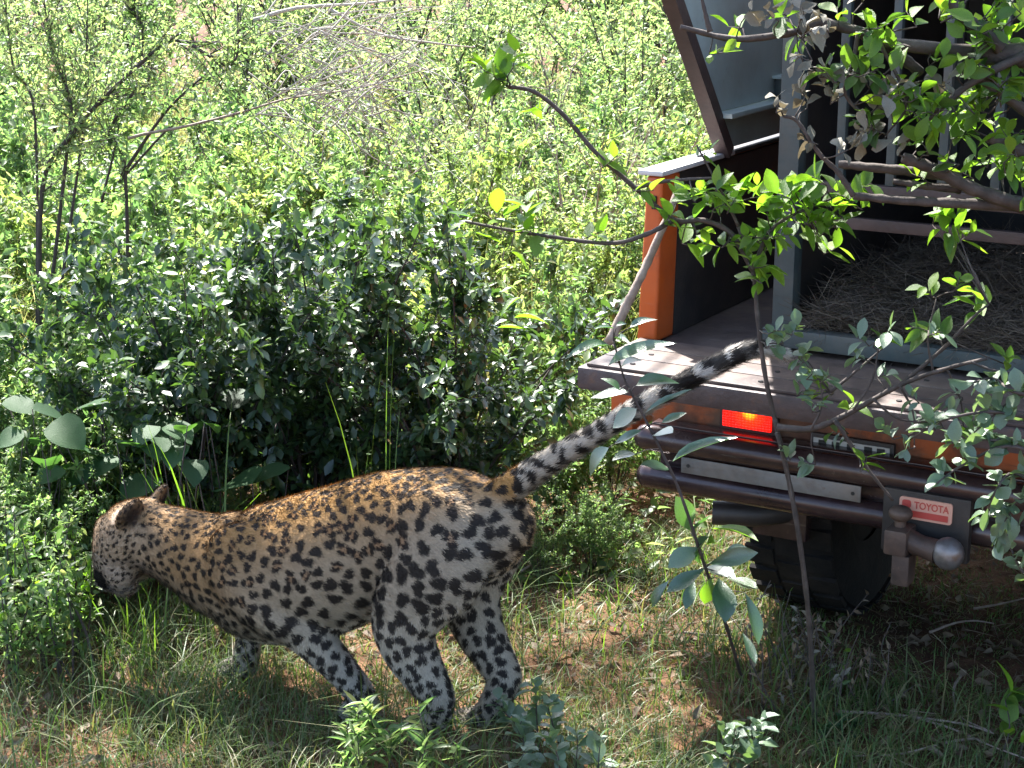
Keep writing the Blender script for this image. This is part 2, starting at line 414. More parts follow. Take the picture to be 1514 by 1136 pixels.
np_ = part('number_plate', 'plate_white', (.44, .64, .044, .048, .585, .655), bev=.0015)
for x in (.455, .49, .53, .575, .608):
    part('character', 'black_print', (x, x + .020, .0415, .0437, .596, .651), parent=np_, bev=0)
part('number_plate_bracket', 'dark_steel', (.43, .65, .0485, .0615, .575, .665), bev=.002)

def ball(b, c, r, sx=1, sy=1, sz=1, seg=14):
    bm = bmesh.new(); bmesh.ops.create_uvsphere(bm, u_segments=seg, v_segments=seg // 2 + 2, radius=r)
    return b.bm(bm, Matrix.Translation(c) @ Matrix.Diagonal((sx, sy, sz, 1)))
bp = part('bumper', 'tube_paint', (.03, 1.51, .012, .022, .505, .60), bev=.002)
for z, y in ((.606, -.018), (.496, 0.0)):
    b = MB(); b.tube([(.005, y, z), (.30, y, z), (.9, y, z), (1.535, y, z)], .035, 20, cap=False)
    ball(b, (.005, y, z), .035, seg=20); ball(b, (1.535, y, z), .035, seg=20)
    b.build('bumper_tube', M['tube_paint'], bp)
part('step_plate', 'tube_paint', (.01, 1.53, -.005, .0435, .636, .643), parent=bp, bev=.002)
st = part('mounting_strip', 'zinc_plate', (.115, .600, -.0415, -.0375, .532, .574), parent=bp, bev=.001)
for x in (.135, .58):
    b = MB(); b.tube([(x, -.043, .553), (x, -.0417, .553)], .005, 10); b.build('bolt_hole', M['black_print'], bp)
sb = part('hitch_box', 'dark_steel', (.665, .880, -.066, -.038, .430, .592), parent=truck, bev=.005)
# badge with the maker's name
def rounded_plate(x0, x1, z0, z1, y0, y1, r):
    b = MB(); pts = []
    for cx, cz, a0 in ((x1 - r, z1 - r, 0), (x0 + r, z1 - r, 90), (x0 + r, z0 + r, 180), (x1 - r, z0 + r, 270)):
        for k in range(5):
            a = R(a0 + k * 22.5); pts.append((cx + r * math.cos(a), cz + r * math.sin(a)))
    n = len(pts)
    vs = [(x, y0, z) for x, z in pts] + [(x, y1, z) for x, z in pts]
    fs = [list(range(n)), list(range(2 * n - 1, n - 1, -1))] + [[i, i + n, (i + 1) % n + n, (i + 1) % n] for i in range(n)]
    b.add(vs, fs); return b
badge = rounded_plate(.708, .838, .524, .578, -.0715, -.0665, .008).build('badge', M['sign_pale'], truck)
rounded_plate(.714, .829, .530, .546, -.0728, -.0720, .002).build('red_band', M['sign_red'], badge)
def lettering(txt, x0, x1, z0, z1, y, mat, parent):
    cu = bpy.data.curves.new('lettering', 'FONT'); cu.body = txt; cu.extrude = .01; cu.offset = .012
    o = bpy.data.objects.new('lettering_source', cu); COL.objects.link(o)
    dg = bpy.context.evaluated_depsgraph_get(); dg.update()
    me = bpy.data.meshes.new_from_object(o.evaluated_get(dg))
    bpy.data.objects.remove(o)
    co = np.array([v.co for v in me.vertices]); lo, hi = co.min(0), co.max(0)
    co = (co - lo) / (hi - lo)
    new = np.stack([x0 + co[:, 0] * (x1 - x0), y - .0012 * co[:, 2], z0 + co[:, 1] * (z1 - z0)], 1)
    me.vertices.foreach_set('co', new.astype(np.float32).ravel()); me.update()
    me.materials.clear(); me.materials.append(M[mat])
    return link('lettering', me, parent)
lettering('TOYOTA', .745, .830, .552, .570, -.0717, 'sign_red', badge)
rounded_plate(.715, .737, .551, .571, -.0728, -.0720, .006).build('emblem', M['sign_red'], badge)
# tow hitch
HX, HZ = .025, .045
b = MB(); b.box(.672 + HX, .730 + HX, -.150, -.067, .405 + HZ, .470 + HZ, bev=.010); b.box(.690 + HX, .735 + HX, -.135, -.075, .325 + HZ, .404 + HZ, bev=.008)
b.tube([(.72 + HX, -.11, .438 + HZ), (.76 + HX, -.118, .432 + HZ), (.80 + HX, -.125, .428 + HZ)], [.030, .026, .030], 12)
b.tube([(.70 + HX, -.110, .47 + HZ), (.70 + HX, -.110, .498 + HZ)], .014, 10)
h = b.build('tow_hitch', M['rusty_steel'], truck)
b = MB(); ball(b, (.826 + HX, -.130, .430 + HZ), .038, 1, .95, 1.05, 18); b.build('tow_ball', M['ball_steel'], h)
b = MB(); ball(b, (.70 + HX, -.112, .503 + HZ), .027, 1.1, 1, .75, 14); b.build('pin_knob', M['rusty_steel'], h)
part('receiver', 'dark_steel', (.70, .84, -.0375, .40, .440, .52), bev=.006)
# exhaust, frame rails, axle
b = MB(); b.tube([(.17, .045, .405), (.27, .085, .405), (.40, .20, .41), (.44, .6, .43)], .032, 14, cap=False); b.tube([(.171, .0455, .405), (.26, .081, .405)], .027, 14, cap=True)
b.build('exhaust_pipe', M['dark_steel'], truck)
part('spring_hanger', 'tube_paint', (.25, .40, .13, .17, .335, .455))
for x in (.40, 1.07): part('frame_rail', 'dark_steel', (x, x + .07, .11, 4.1, .47, .574))
b = MB(); b.tube([(.14, .60, .40), (1.40, .60, .40)], .05, 14); ball(b, (.9, .60, .40), .13); b.build('axle', M['dark_steel'], truck)
def wheel_mesh():
    prof = [(-.10, .20), (-.125, .25), (-.135, .33), (-.120, .385), (-.08, .402), (0, .405), (.08, .402), (.120, .385), (.135, .33), (.125, .25), (.10, .20)]
    n = 40; vs, fs = [], []
    for k in range(n):
        a = 2 * math.pi * k / n
        for x, r in prof: vs.append((x, r * math.cos(a), r * math.sin(a)))
    m_ = len(prof)
    for k in range(n):
        for j in range(m_ - 1):
            fs.append([k * m_ + j, k * m_ + j + 1, ((k + 1) % n) * m_ + j + 1, ((k + 1) % n) * m_ + j])
    b = MB(); b.add(vs, fs)
    for k in range(30):
        a = 2 * math.pi * k / 30
        for x0, x1, da in ((-.125, -.045, 0), (-.035, .035, .1), (.045, .125, 0)):
            bm = bmesh.new(); bmesh.ops.create_cube(bm, size=1)
            b.bm(bm, Matrix.Rotation(a + da, 4, 'X') @ Matrix.Translation(((x0 + x1) / 2, .402, 0)) @ Matrix.Diagonal((x1 - x0, .014, .058, 1)))
    rim = MB(); rim.tube([(-.09, 0, 0), (-.04, 0, 0), (.04, 0, 0), (.09, 0, 0)], [.205, .17, .17, .205], 28); rim.tube([(-.12, 0, 0), (-.03, 0, 0)], .06, 14)
    return b, rim
tb, rb = wheel_mesh(); w0 = None
for x, y in ((.32, .60), (1.22, .60), (.20, 3.75), (1.34, 3.75)):
    if w0 is None:
        w0 = tb.build('wheel', M['rubber'], truck); r0 = rb.build('rim', M['rubber'], w0); w = w0
    else:
        w = w0.copy(); COL.objects.link(w); w.parent = truck; r_ = r0.copy(); COL.objects.link(r_); r_.parent = w
    w.location = (x, y, .405)
# inner skin of the canopy side: sheet metal with a slanting rear edge, standing on the left side rail
def edge_y(z): return .525 - .85 * (z - 1.22)
b = MB(); z0, zm, z1 = 1.3065, 1.415, 2.12
def slab(za, zb, x0, x1, yend):
    v = [(x, y, z) for x in (x0, x1) for y, z in ((edge_y(za), za), (yend, za), (yend, zb), (edge_y(zb), zb))]
    return v, [[0, 1, 2, 3], [7, 6, 5, 4], [0, 4, 5, 1], [1, 5, 6, 2], [2, 6, 7, 3], [3, 7, 4, 0]]
sp = MB().add(*slab(z0, zm, -.012, -.002, 1.94)).build('canopy_side', M['panel_paint'], truck, False)
MB().add(*slab(zm + .001, z1, -.004, .006, 1.94)).build('upper_sheet', M['panel_paint'], sp, False)
MB().box(-.004, .050, edge_y(1.42) + .02, 1.0, 1.400, 1.4135, bev=.002).build('ledge', M['panel_paint'], sp)
MB().box(.007, .030, .775, .835, 1.4145, 1.472, bev=.002).build('bracket', M['cage_paint'], sp)
MB().box(.004, .034, .760, .850, 1.4725, 1.480, bev=.001).build('bracket_cap', M['panel_paint'], sp)
d = Vector((0, edge_y(z1) - edge_y(z0), z1 - z0)).normalized(); nn = Vector((0, d.z, -d.y))
bm = bmesh.new(); bmesh.ops.create_cube(bm, size=1)
L_ = (z1 - z0) / d.z
mid = Vector((.004, (edge_y(z0) + edge_y(z1)) / 2, (z0 + z1) / 2)) - nn * .012
rot = Matrix(((1, 0, 0), (0, nn.y, d.y), (0, nn.z, d.z))).to_4x4()
b = MB(); b.bm(bm, Matrix.Translation(mid) @ rot @ Matrix.Diagonal((.040, .038, L_, 1)))
b.build('slanting_frame', M['brown_frame'], truck, False)
sp2 = sp.copy(); COL.objects.link(sp2); sp2.location = (1.552, 0, 0)
for ch in list(sp.children):
    c_ = ch.copy(); COL.objects.link(c_); c_.parent = sp2
# cab ahead of the bed
cab = part('cab', 'orange_paint', (-.04, 1.58, 2.02, 3.35, .55, 1.20), (-.02, 1.56, 2.05, 3.20, 1.20, 1.86), bev=.03)
part('rear_window', 'black_print', (.2, 1.34, 2.030, 2.0485, 1.30, 1.72), parent=cab, bev=.01)
for x in (-.025, 1.5605): part('door_window', 'black_print', (x, x + .0045, 2.25, 3.0, 1.28, 1.70), parent=cab, bev=0)
part('hood', 'orange_paint', (.0, 1.54, 3.352, 4.5, .60, 1.12), bev=.05)

# ------------------------------------------------------------------ carrying cage in the bed, its drop door lifted
cage = tag(empty('animal_cage', TRUCK_AT + Vector((0, 0, .843)), TRUCK_RZ), 'dark green-grey barred steel cage standing on the truck bed with its door raised', 'cage')
def cpart(name, mat, *boxes, parent=cage, bev=.003):
    b = MB()
    for bx in boxes: b.box(*bx, bev=bev)
    return b.build(name, M[mat], parent, off=(0, 0, .843))
CX0, CX1, CY0, CY1 = .268, 1.46, .165, 1.62
for x, y in ((CX0, CY0), (CX1 - .055, CY0), (CX0, CY1 - .055), (CX1 - .055, CY1 - .055)):
    cpart('corner_post', 'cage_paint', (x, x + .055, y, y + .055, .845, 2.06))
cpart('front_sill', 'cage_paint', (CX0 - .006, CX1 + .006, CY0 - .048, CY0 - .0005, .858, .905))
cpart('cage_floor', 'worn_bed', (CX0 + .056, CX1 - .056, CY0, CY1, .845, .875))
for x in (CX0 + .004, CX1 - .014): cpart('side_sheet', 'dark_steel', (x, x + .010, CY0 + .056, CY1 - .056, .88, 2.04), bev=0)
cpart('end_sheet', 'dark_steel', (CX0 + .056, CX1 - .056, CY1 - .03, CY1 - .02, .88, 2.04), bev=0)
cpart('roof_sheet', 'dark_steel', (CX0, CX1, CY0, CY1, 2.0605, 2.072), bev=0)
door = cpart('drop_door', 'brown_frame', (CX0 + .058, CX1 - .058, CY0 + .004, CY0 + .030, 1.245, 1.285))
for i in range(8):
    x = CX0 + .150 + i * .130
    cpart('bar', 'cage_paint', (x, x + .022, CY0 + .006, CY0 + .028, 1.286, 2.06), parent=door, bev=.002)
cpart('cross_bar', 'brown_frame', (CX0 + .058, CX1 - .058, CY0 + .031, CY0 + .052, 1.165, 1.195), parent=door)

# hay on the cage floor
def strands(n, centre_fn, L, w, mat, name, parent, seg=3, flat=.35, curl=.6, kind='stuff', tint=None):
    """thin curved ribbons; centre_fn gives (n,3) start points"""
    P = centre_fn(n); az = rng.uniform(0, 2 * np.pi, n); el = rng.normal(0, flat, n)
    d = np.stack([np.cos(az) * np.cos(el), np.sin(az) * np.cos(el), np.sin(el)], 1)
    Ls = L * rng.uniform(.5, 1.3, n); side = np.cross(d, rng.normal(size=(n, 3))); side /= np.linalg.norm(side, axis=1)[:, None]
    up = np.cross(side, d); cu = rng.normal(0, curl, n)
    rows = []
    for k in range(seg + 1):
        t = k / seg
        c = P + d * (Ls * (t - .5))[:, None] + up * (Ls * cu * (t - .5) ** 2)[:, None]
        ww = w * (1 - .6 * abs(2 * t - 1))
        rows += [c - side * ww / 2, c + side * ww / 2]
    V = np.stack(rows, 1).reshape(-1, 3); q = 2 * (seg + 1)
    base = np.arange(n)[:, None] * q
    F_ = np.concatenate([np.stack([base + 2 * k, base + 2 * k + 1, base + 2 * k + 3, base + 2 * k + 2], -1).reshape(-1, 4) for k in range(seg)])
    tn = np.repeat(rng.uniform(0, 1, n) if tint is None else tint, q)
    return link(name, raw_mesh(name, V, F_, M[mat], True, {'tint': tn}), parent, kind)
def hay_pts(n):
    x = rng.uniform(.36, 1.40, n); y = .15 + 1.0 * rng.uniform(0, 1, n) ** 1.4
    top = .075 + .095 * np.clip((y - .14) / .3, 0, 1) * (0.65 + .35 * np.sin(5 * x + 1) * np.cos(4 * y))
    return np.stack([x, y, .036 + top * rng.uniform(0, 1, n) ** .6], 1)
hay = tag(strands(12000, hay_pts, .15, .0021, 'hay', 'hay', None), 'loose dry hay strewn over the cage floor', 'hay', kind='stuff')
hay.location = TRUCK_AT + Vector((0, 0, .843)); hay.rotation_euler = (0, 0, TRUCK_RZ)

# ------------------------------------------------------------------ leopard: x forward, y to its left, z up
LEO_YAW = R(22)
LEO_AT = Vector((-.171, 4.034, 0))
leopard = tag(empty('leopard', LEO_AT, math.pi - LEO_YAW), 'spotted leopard walking with lowered head and tail raised out behind it', 'leopard')
TAIL = spline([(-.13, .0, .60), (-.185, .012, .645), (-.252, -.010, .700), (-.324, -.035, .748), (-.396, -.060, .797), (-.467, -.088, .848),
               (-.539, -.115, .893), (-.609, -.145, .935), (-.672, -.172, .972), (-.728, -.20, .982), (-.775, -.235, .962)], 6)
def build_leopard():
    lv, lf = [], []
    def loft(rings, n=5, m=26, lateral=(0, 1, 0)):
        S = spline(rings, n); C, rl, rs_ = S[:, :3], S[:, 3], S[:, 4]
        T = np.gradient(C, axis=0); T /= np.linalg.norm(T, axis=1)[:, None]
        lat = np.array(lateral, float)
        lat = lat - T * (T @ lat)[:, None]; lat /= np.linalg.norm(lat, axis=1)[:, None]
        ot = np.cross(T, lat); b = len(lv); w = np.arange(m) * 2 * np.pi / m
        for i in range(len(C)):
            for a in w: lv.append(C[i] + lat[i] * rl[i] * math.cos(a) + ot[i] * rs_[i] * math.sin(a))
        for i in range(len(C) - 1):
            for k in range(m):
                k2 = (k + 1) % m; lf.append([b + i * m + k, b + i * m + k2, b + (i + 1) * m + k2, b + (i + 1) * m + k])
        lf.append([b + k for k in range(m)][::-1]); e = b + (len(C) - 1) * m; lf.append([e + k for k in range(m)])
    def blob(c, r, rot=None):
        bm = bmesh.new(); bmesh.ops.create_icosphere(bm, subdivisions=3, radius=1); bm.verts.index_update(); b = len(lv)
        Mx = Matrix.Translation(c) @ (rot.to_4x4() if rot else Matrix.Identity(4)) @ Matrix.Diagonal((*r, 1))
        for v in bm.verts: lv.append(np.array(Mx @ v.co))
        for f in bm.faces: lf.append([v.index + b for v in f.verts])
        bm.free()
    def tr(x, zt, zb, hw): return (x, 0, (zt + zb) / 2, hw, (zt - zb) / 2)
    loft([tr(-.215, .630, .56, .035), tr(-.195, .650, .51, .062), tr(-.16, .660, .46, .090), tr(-.10, .668, .40, .112), tr(-.02, .668, .365, .122), tr(.08, .652, .335, .122),
          tr(.17, .625, .300, .120), tr(.27, .585, .228, .134), tr(.37, .545, .178, .142), tr(.46, .512, .152, .142), tr(.54, .490, .156, .128), tr(.61, .462, .205, .088), tr(.655, .430, .27, .04)])
    # neck and head
    loft([(.48, 0, .345, .10, .13), (.56, 0, .335, .118, .145), (.63, 0, .337, .110, .136), (.70, 0, .356, .092, .113), (.775, 0, .374, .080, .098), (.84, 0, .385, .074, .085), (.87, 0, .385, .06, .06)])
    loft([(.795, 0, .412, .045, .045), (.83, 0, .410, .078, .074), (.868, 0, .385, .090, .090), (.900, 0, .345, .086, .086), (.922, 0, .305, .070, .072), (.938, 0, .272, .054, .058), (.950, 0, .246, .045, .046), (.957, 0, .226, .028, .030)])
    blob((.892, .045, .295), (.045, .036, .060)); blob((.892, -.045, .295), (.045, .036, .060))     # cheeks
    blob((.912, 0, .236), (.036, .034, .030))                                                     # chin
    blob((.965, 0, .268), (.022, .034, .034))                                                     # muzzle bridge
    blob((.952, 0, .385), (.030, .045, .040))                                                     # brow
    for s in (1, -1):                                                                             # round ears, backs to the viewer
        q = Matrix.Rotation(R(18 * s), 3, 'X') @ Matrix.Rotation(R(-32), 3, 'Y')
        blob((.838, .066 * s, .462), (.016, .043, .050), q)
    # tail
    tl = [(*TAIL[i], r, r) for i, r in zip(np.linspace(0, len(TAIL) - 1, 12).astype(int), (.046, .040, .033, .0285, .026, .0245, .0235, .023, .023, .022, .020, .013))]
    loft(tl, 5, 18)
    # shoulder blades and haunch muscle
    for s in (1, -1):
        blob((.505, .088 * s, .385), (.095, .048, .105)); blob((-.02, .078 * s, .505), (.145, .062, .140)); blob((-.115, .055 * s, .52), (.07, .05, .09))
    def leg(pts): loft(pts, 5, 20)
    def paw(p, yaw, s=1.0):
        c, si = math.cos(yaw), math.sin(yaw)
        def at_(x, y, z): return (p[0] + x * c - y * si, p[1] + x * si + y * c, p[2] + z)
        q = Matrix.Rotation(yaw, 3, 'Z')
        blob(at_(0.005, 0, .026), (.050 * s, .037 * s, .027), q)
        for y, x in ((-.028, .038), (-.010, .052), (.010, .052), (.028, .038)): blob(at_(x * s, y * s, .019), (.021 * s, .0125 * s, .018), q)
    # left fore, swept back
    leg([(.545, .088, .385, .05, .075), (.490, .098, .325, .052, .074), (.415, .095, .275, .052, .066), (.345, .085, .240, .050, .060), (.285, .070, .178, .044, .050), (.238, .055, .120, .038, .042), (.207, .045, .075, .036, .039), (.190, .040, .035, .034, .036)])
    paw((.192, .040, 0), R(4), 1.05)
    # right fore, reaching forward
    leg([(.555, -.088, .385, .05, .075), (.545, -.098, .310, .052, .068), (.530, -.095, .245, .048, .056), (.560, -.085, .180, .040, .045), (.585, -.075, .110, .034, .037), (.592, -.070, .06, .033, .036), (.595, -.068, .035, .033, .035)])
    paw((.605, -.068, 0), R(-4))
    # left hind, under the body
    leg([(-.055, .085, .545, .055, .115), (-.030, .098, .455, .062, .122), (.020, .106, .375, .058, .100), (.052, .106, .305, .054, .084), (.038, .100, .235, .050, .072), (.004, .092, .170, .043, .058), (-.022, .084, .120, .038, .047), (-.018, .074, .072, .036, .042), (-.008, .066, .035, .032, .034)])
    paw((.012, .062, 0), R(3), 1.05)
    # right hind, pushing off behind
    leg([(-.070, -.085, .545, .055, .112), (-.060, -.096, .455, .062, .115), (-.040, -.098, .375, .056, .092), (-.035, -.092, .305, .052, .082), (-.065, -.080, .235, .049, .068), (-.112, -.062, .175, .042, .055), (-.146, -.048, .135, .037, .045), (-.132, -.036, .085, .035, .040), (-.108, -.022, .04, .032, .034)])
    paw((-.085, -.016, 0), R(6), 1.05)
    me = raw_mesh('leopard_rough', np.array(lv), lf)
    o = bpy.data.objects.new('leopard_rough', me); COL.objects.link(o)
    m = o.modifiers.new('r', 'REMESH'); m.mode = 'VOXEL'; m.voxel_size = .0060; m.use_smooth_shade = True
    m = o.modifiers.new('s', 'SMOOTH'); m.factor = .65; m.iterations = 18
    m = o.modifiers.new('d', 'SUBSURF'); m.levels = 1; m.render_levels = 1
    dg = bpy.context.evaluated_depsgraph_get(); dg.update()
    out = bpy.data.meshes.new_from_object(o.evaluated_get(dg)); bpy.data.objects.remove(o)
    out.name = 'body'
    return out
leo_me = build_leopard()
NV = len(leo_me.vertices)
LV = np.empty(NV * 3, np.float32); leo_me.vertices.foreach_get('co', LV); LV = LV.reshape(-1, 3).astype(float)
LN = np.empty(NV * 3, np.float32); leo_me.vertex_normals.foreach_get('vector', LN); LN = LN.reshape(-1, 3).astype(float)
lx, ly, lz = LV.T
XS = [-.22, -.1, 0, .17, .37, .54, .62, .75, .85, 1.0]
ztop = np.interp(lx, XS, [.65, .668, .668, .625, .545, .49, .478, .475, .49, .40])
zbot = np.interp(lx, XS, [.50, .40, .36, .30, .22, .18, .20, .25, .28, .20])
rel = (lz - zbot) / (ztop - zbot)
tail_t = np.full(NV, -1.0)
cand = np.where((lx < -.205) & (lz > .60))[0]
dd = np.linalg.norm(LV[cand][:, None, :] - TAIL[None], axis=2)
tail_t[cand] = dd.argmin(1) / (len(TAIL) - 1)
is_tail = tail_t >= 0
is_head = (lx > .80) & (~is_tail)
is_leg = (rel < -.03) & (~is_tail) & (lx < .75)
low = np.clip(1 - lz / .30, 0, 1)
# ground colour of the coat
def mix(a, b, t): return a + (b - a) * np.clip(t, 0, 1)[:, None]
gold, tawny, buff, pale, white = (np.array(c) for c in ((.35, .190, .062), (.325, .190, .082), (.360, .275, .185), (.365, .310, .235), (.370, .335, .290)))
base = mix(np.tile(buff, (NV, 1)), gold, (rel - .48) / .45)
base = mix(base, np.tile(tawny, (NV, 1)), np.clip((lx - .38) / .25, 0, 1) * .85 * np.clip((rel + .1) / .5, 0, 1))
base = mix(base, np.tile(pale, (NV, 1)), (.42 - rel) / .5)
base = mix(base, np.tile(white, (NV, 1)), (-.05 - rel) / .6 + np.clip(-LN[:, 2], 0, 1) * .5)
hind = np.clip((.12 - lx) / .25, 0, 1) * np.clip((.97 - rel) / .3, 0, 1)
base = mix(base, np.tile(pale, (NV, 1)), hind * .85)
rump = np.clip((-.16 - lx) / .04, 0, 1) * (lz < .60) * (lz > .40) * np.exp(-(ly / .05) ** 2)
base = mix(base, np.tile(np.array((.50, .33, .18)), (NV, 1)), rump)
base = base * .80
base = np.where(is_tail[:, None], mix(np.tile(pale, (NV, 1)), np.array((.46, .43, .40)), tail_t * 1.3), base)
base = mix(base, np.array((.30, .225, .155)), .75 * np.clip((lx - .70) / .12, 0, 1) * (~is_tail) * (lz > .2) * (.4 + .6 * (lz < .44)))
face = is_head & (lz < .34)
base = np.where(face[:, None], mix(base, np.array((.29, .225, .17)), np.full(NV, .8)), base)
muz = is_head & (lz < .26); base = np.where(muz[:, None], mix(base, white, np.full(NV, .55)), base)
# spots by dart throwing over the skin
space = np.interp(lx, [-.2, .05, .35, .5, .62, .78, .86], [.042, .043, .040, .036, .031, .025, .017])
space = .74 * space * np.where(rel > .8, .82, 1.0) * np.where((rel < .35) & ~is_leg & (lx < .5), 1.18, 1.0)
space = np.where(is_leg, .028 - .009 * low, space)
space = np.where(is_tail, np.interp(tail_t, [.2, .6, 1], [.032, .040, .055]), space)
from mathutils import kdtree
KD = kdtree.KDTree(NV)
for i_, p_ in enumerate(LV.tolist()): KD.insert(p_, i_)
KD.balance()
taken, spots = {}, []
for i in rng.choice(NV, min(NV, 16000), replace=False):
    p = LV[i]; s = space[i]; key = tuple((p / .06).astype(int)); ok = True
    for k_ in [(key[0] + a, key[1] + b_, key[2] + c) for a in (-1, 0, 1) for b_ in (-1, 0, 1) for c in (-1, 0, 1)]:
        for q_, sq in taken.get(k_, ()):
            if (q_[0] - p[0]) ** 2 + (q_[1] - p[1]) ** 2 + (q_[2] - p[2]) ** 2 < (s * .5 + sq * .5) ** 2: ok = False; break
        if not ok: break
    if ok: taken.setdefault(key, []).append((p, s)); spots.append(i)
dark = np.zeros(NV); brown = np.zeros(NV)
def sstep(a, b, x): t = np.clip((x - a) / (b - a), 0, 1); return t * t * (3 - 2 * t)
for i in spots:
    s = space[i]; near = np.array([q_[1] for q_ in KD.find_range(LV[i], s * 1.15)])
    near = near[(LN[near] @ LN[i]) > .15]
    n0 = LN[i]; flow = np.array((1.0, 0, .1))
    if is_leg[i]: flow = np.array((.35, 0, 1.0))
    elif lx[i] < .1: flow = np.array((.45, 0, 1.0))
    elif lx[i] > .5: flow = np.array((1.0, 0, -.55))
    if is_tail[i]:
        k = int(tail_t[i] * (len(TAIL) - 1)); tg_ = TAIL[min(k + 1, len(TAIL) - 1)] - TAIL[max(k - 1, 0)]
        flow = np.cross(tg_ / np.linalg.norm(tg_), n0)
    t1 = flow - n0 * (flow @ n0); t1 /= np.linalg.norm(t1) + 1e-9; t2 = np.cross(n0, t1)
    a0 = rng.normal(0, .5); t1, t2 = t1 * math.cos(a0) + t2 * math.sin(a0), -t1 * math.sin(a0) + t2 * math.cos(a0)
    d = LV[near] - LV[i]; u, v = d @ t1, d @ t2
    el = rng.uniform(.95, 1.20) if not is_tail[i] else rng.uniform(1.4, 1.9)
    if lx[i] > .48 and not is_leg[i]: el = rng.uniform(1.1, 1.5)
    rad = s * rng.uniform(.44, .53) * (.92 if is_tail[i] and tail_t[i] < .6 else 1) * (1.12 if (is_leg[i] or lx[i] < .1) else 1.0) * (.9 if is_head[i] else 1)
    th = np.arctan2(v * el, u / el); ph = rng.uniform(0, 6.28, 3)
    q = np.hypot(u / (rad * math.sqrt(el)), v / (rad / math.sqrt(el)))
    q = q / (1 + .18 * np.sin(2 * th + ph[0]) + .13 * np.sin(3 * th + ph[1]) + .07 * np.sin(5 * th + ph[2]))
    body = (not is_tail[i]) and (not is_leg[i]) and -.12 < lx[i] < .55 and rel[i] > .35
    if body and rng.random() < .45:
        gap = sstep(-1.0, -.70, np.sin(rng.integers(2, 4) * th + ph[1]))
        ringv = sstep(.22, .42, q) * (1 - sstep(1.02, 1.28, q)) * gap
        dark[near] = np.maximum(dark[near], ringv); brown[near] = np.maximum(brown[near], 1 - sstep(.6, 1.0, q))
    else:
        dark[near] = np.maximum(dark[near], 1 - sstep(.80, 1.12, q))
ink = np.array((.011, .0085, .008))
col = mix(base, np.tile(np.array((.25, .125, .055)), (NV, 1)), brown * .6)
col = mix(col, np.tile(ink, (NV, 1)), dark * .97)
band = sstep(.05, .45, np.sin(tail_t * 62)) * sstep(.5, .66, tail_t) * (.35 + .65 * (LN[:, 2] > -.4))
col = np.where(is_tail[:, None], mix(col, np.tile(ink, (NV, 1)), band * .92), col)
# ears: dark backs, pale rims; dark mark at the muzzle; nose
for s in (1, -1):
    e = np.array((.836, .066 * s, .470)); de = np.linalg.norm((LV - e) / np.array((.034, .046, .054)), axis=1)
    m_ = (1 - sstep(.55, 1.05, de)) * is_head; col = mix(col, np.tile(np.array((.030, .022, .020)), (NV, 1)), m_ * .93)
    m_ = sstep(.512, .528, lz) * is_head * (np.abs(ly - .07 * s) < .05); col = mix(col, np.tile(np.array((.34, .22, .16)), (NV, 1)), m_)
    f_ = np.linalg.norm((LV - np.array((.880, .062 * s, .462))) / np.array((.026, .028, .038)), axis=1); col = mix(col, np.tile(np.array((.58, .46, .34)), (NV, 1)), (1 - sstep(.5, 1.1, f_)) * is_head * (lz > .40))
for c, r in (((.955, .050, .258), .036), ((.952, -.046, .262), .030), ((.985, 0, .250), .022)):
    de = np.linalg.norm(LV - np.array(c), axis=1) / r; col = mix(col, np.tile(ink, (NV, 1)), (1 - sstep(.75, 1.1, de)) * is_head)
mott = 1 + rng.normal(0, .05, NV)
col = np.clip(col * mott[:, None], .005, .9)
rgba = np.concatenate([col, np.ones((NV, 1))], 1).astype(np.float32)
leo_me.attributes.new('coat', 'FLOAT_COLOR', 'POINT').data.foreach_set('color', rgba.ravel())
leo_me.materials.clear(); leo_me.materials.append(M['leopard_coat'])
leo_me.polygons.foreach_set('use_smooth', np.ones(len(leo_me.polygons), bool))
body = link('body', leo_me, leopard)
# fur: short hairs lying along the coat
NF = 260000
ix = rng.integers(0, NV, NF)
fp = LV[ix] + np.cross(LN[ix], rng.normal(size=(NF, 3))) * .0022
flow = np.tile(np.array((-1.0, 0, -.30)), (NF, 1))
flow[is_leg[ix]] = (-.15, 0, -1)
hd = is_head[ix]; fl = fp - np.array((.985, 0, .23)); flow[hd] = fl[hd]
tt = is_tail[ix]; TT = np.gradient(TAIL, axis=0); flow[tt] = TT[np.clip((tail_t[ix][tt] * (len(TAIL) - 1)).astype(int), 0, len(TAIL) - 1)]
flow /= np.linalg.norm(flow, axis=1)[:, None] + 1e-9
nn_ = LN[ix]; tan = flow - nn_ * (flow * nn_).sum(1)[:, None] + rng.normal(0, .22, (NF, 3)); tan /= np.linalg.norm(tan, axis=1)[:, None] + 1e-9
fl_len = np.where(is_tail[ix], .013, np.where(is_leg[ix], .007, np.where(hd, .0075, .0092))) * rng.uniform(.6, 1.35, NF)
fl_len = np.where((LN[ix][:, 2] < -.4) & ~is_leg[ix], fl_len * 1.7, fl_len)
d = tan * .86 + nn_ * .50 * rng.uniform(.5, 1.3, NF)[:, None]; d /= np.linalg.norm(d, axis=1)[:, None]
side = np.cross(d, nn_); side /= np.linalg.norm(side, axis=1)[:, None] + 1e-9
w_ = rng.uniform(.0007, .0013, NF)[:, None]
FV = np.stack([fp - side * w_, fp + side * w_, fp + d * fl_len[:, None] - nn_ * (fl_len * .12)[:, None]], 1).reshape(-1, 3)
FF = np.arange(NF * 3).reshape(-1, 3)
fc = col[ix] * rng.uniform(.82, 1.22, NF)[:, None]
fcol = np.repeat(np.concatenate([np.clip(fc, .004, .9), np.ones((NF, 1))], 1), 3, axis=0)
link('fur', raw_mesh('fur', FV, FF, M['leopard_fur'], True, {'coat': fcol}), body, 'stuff')
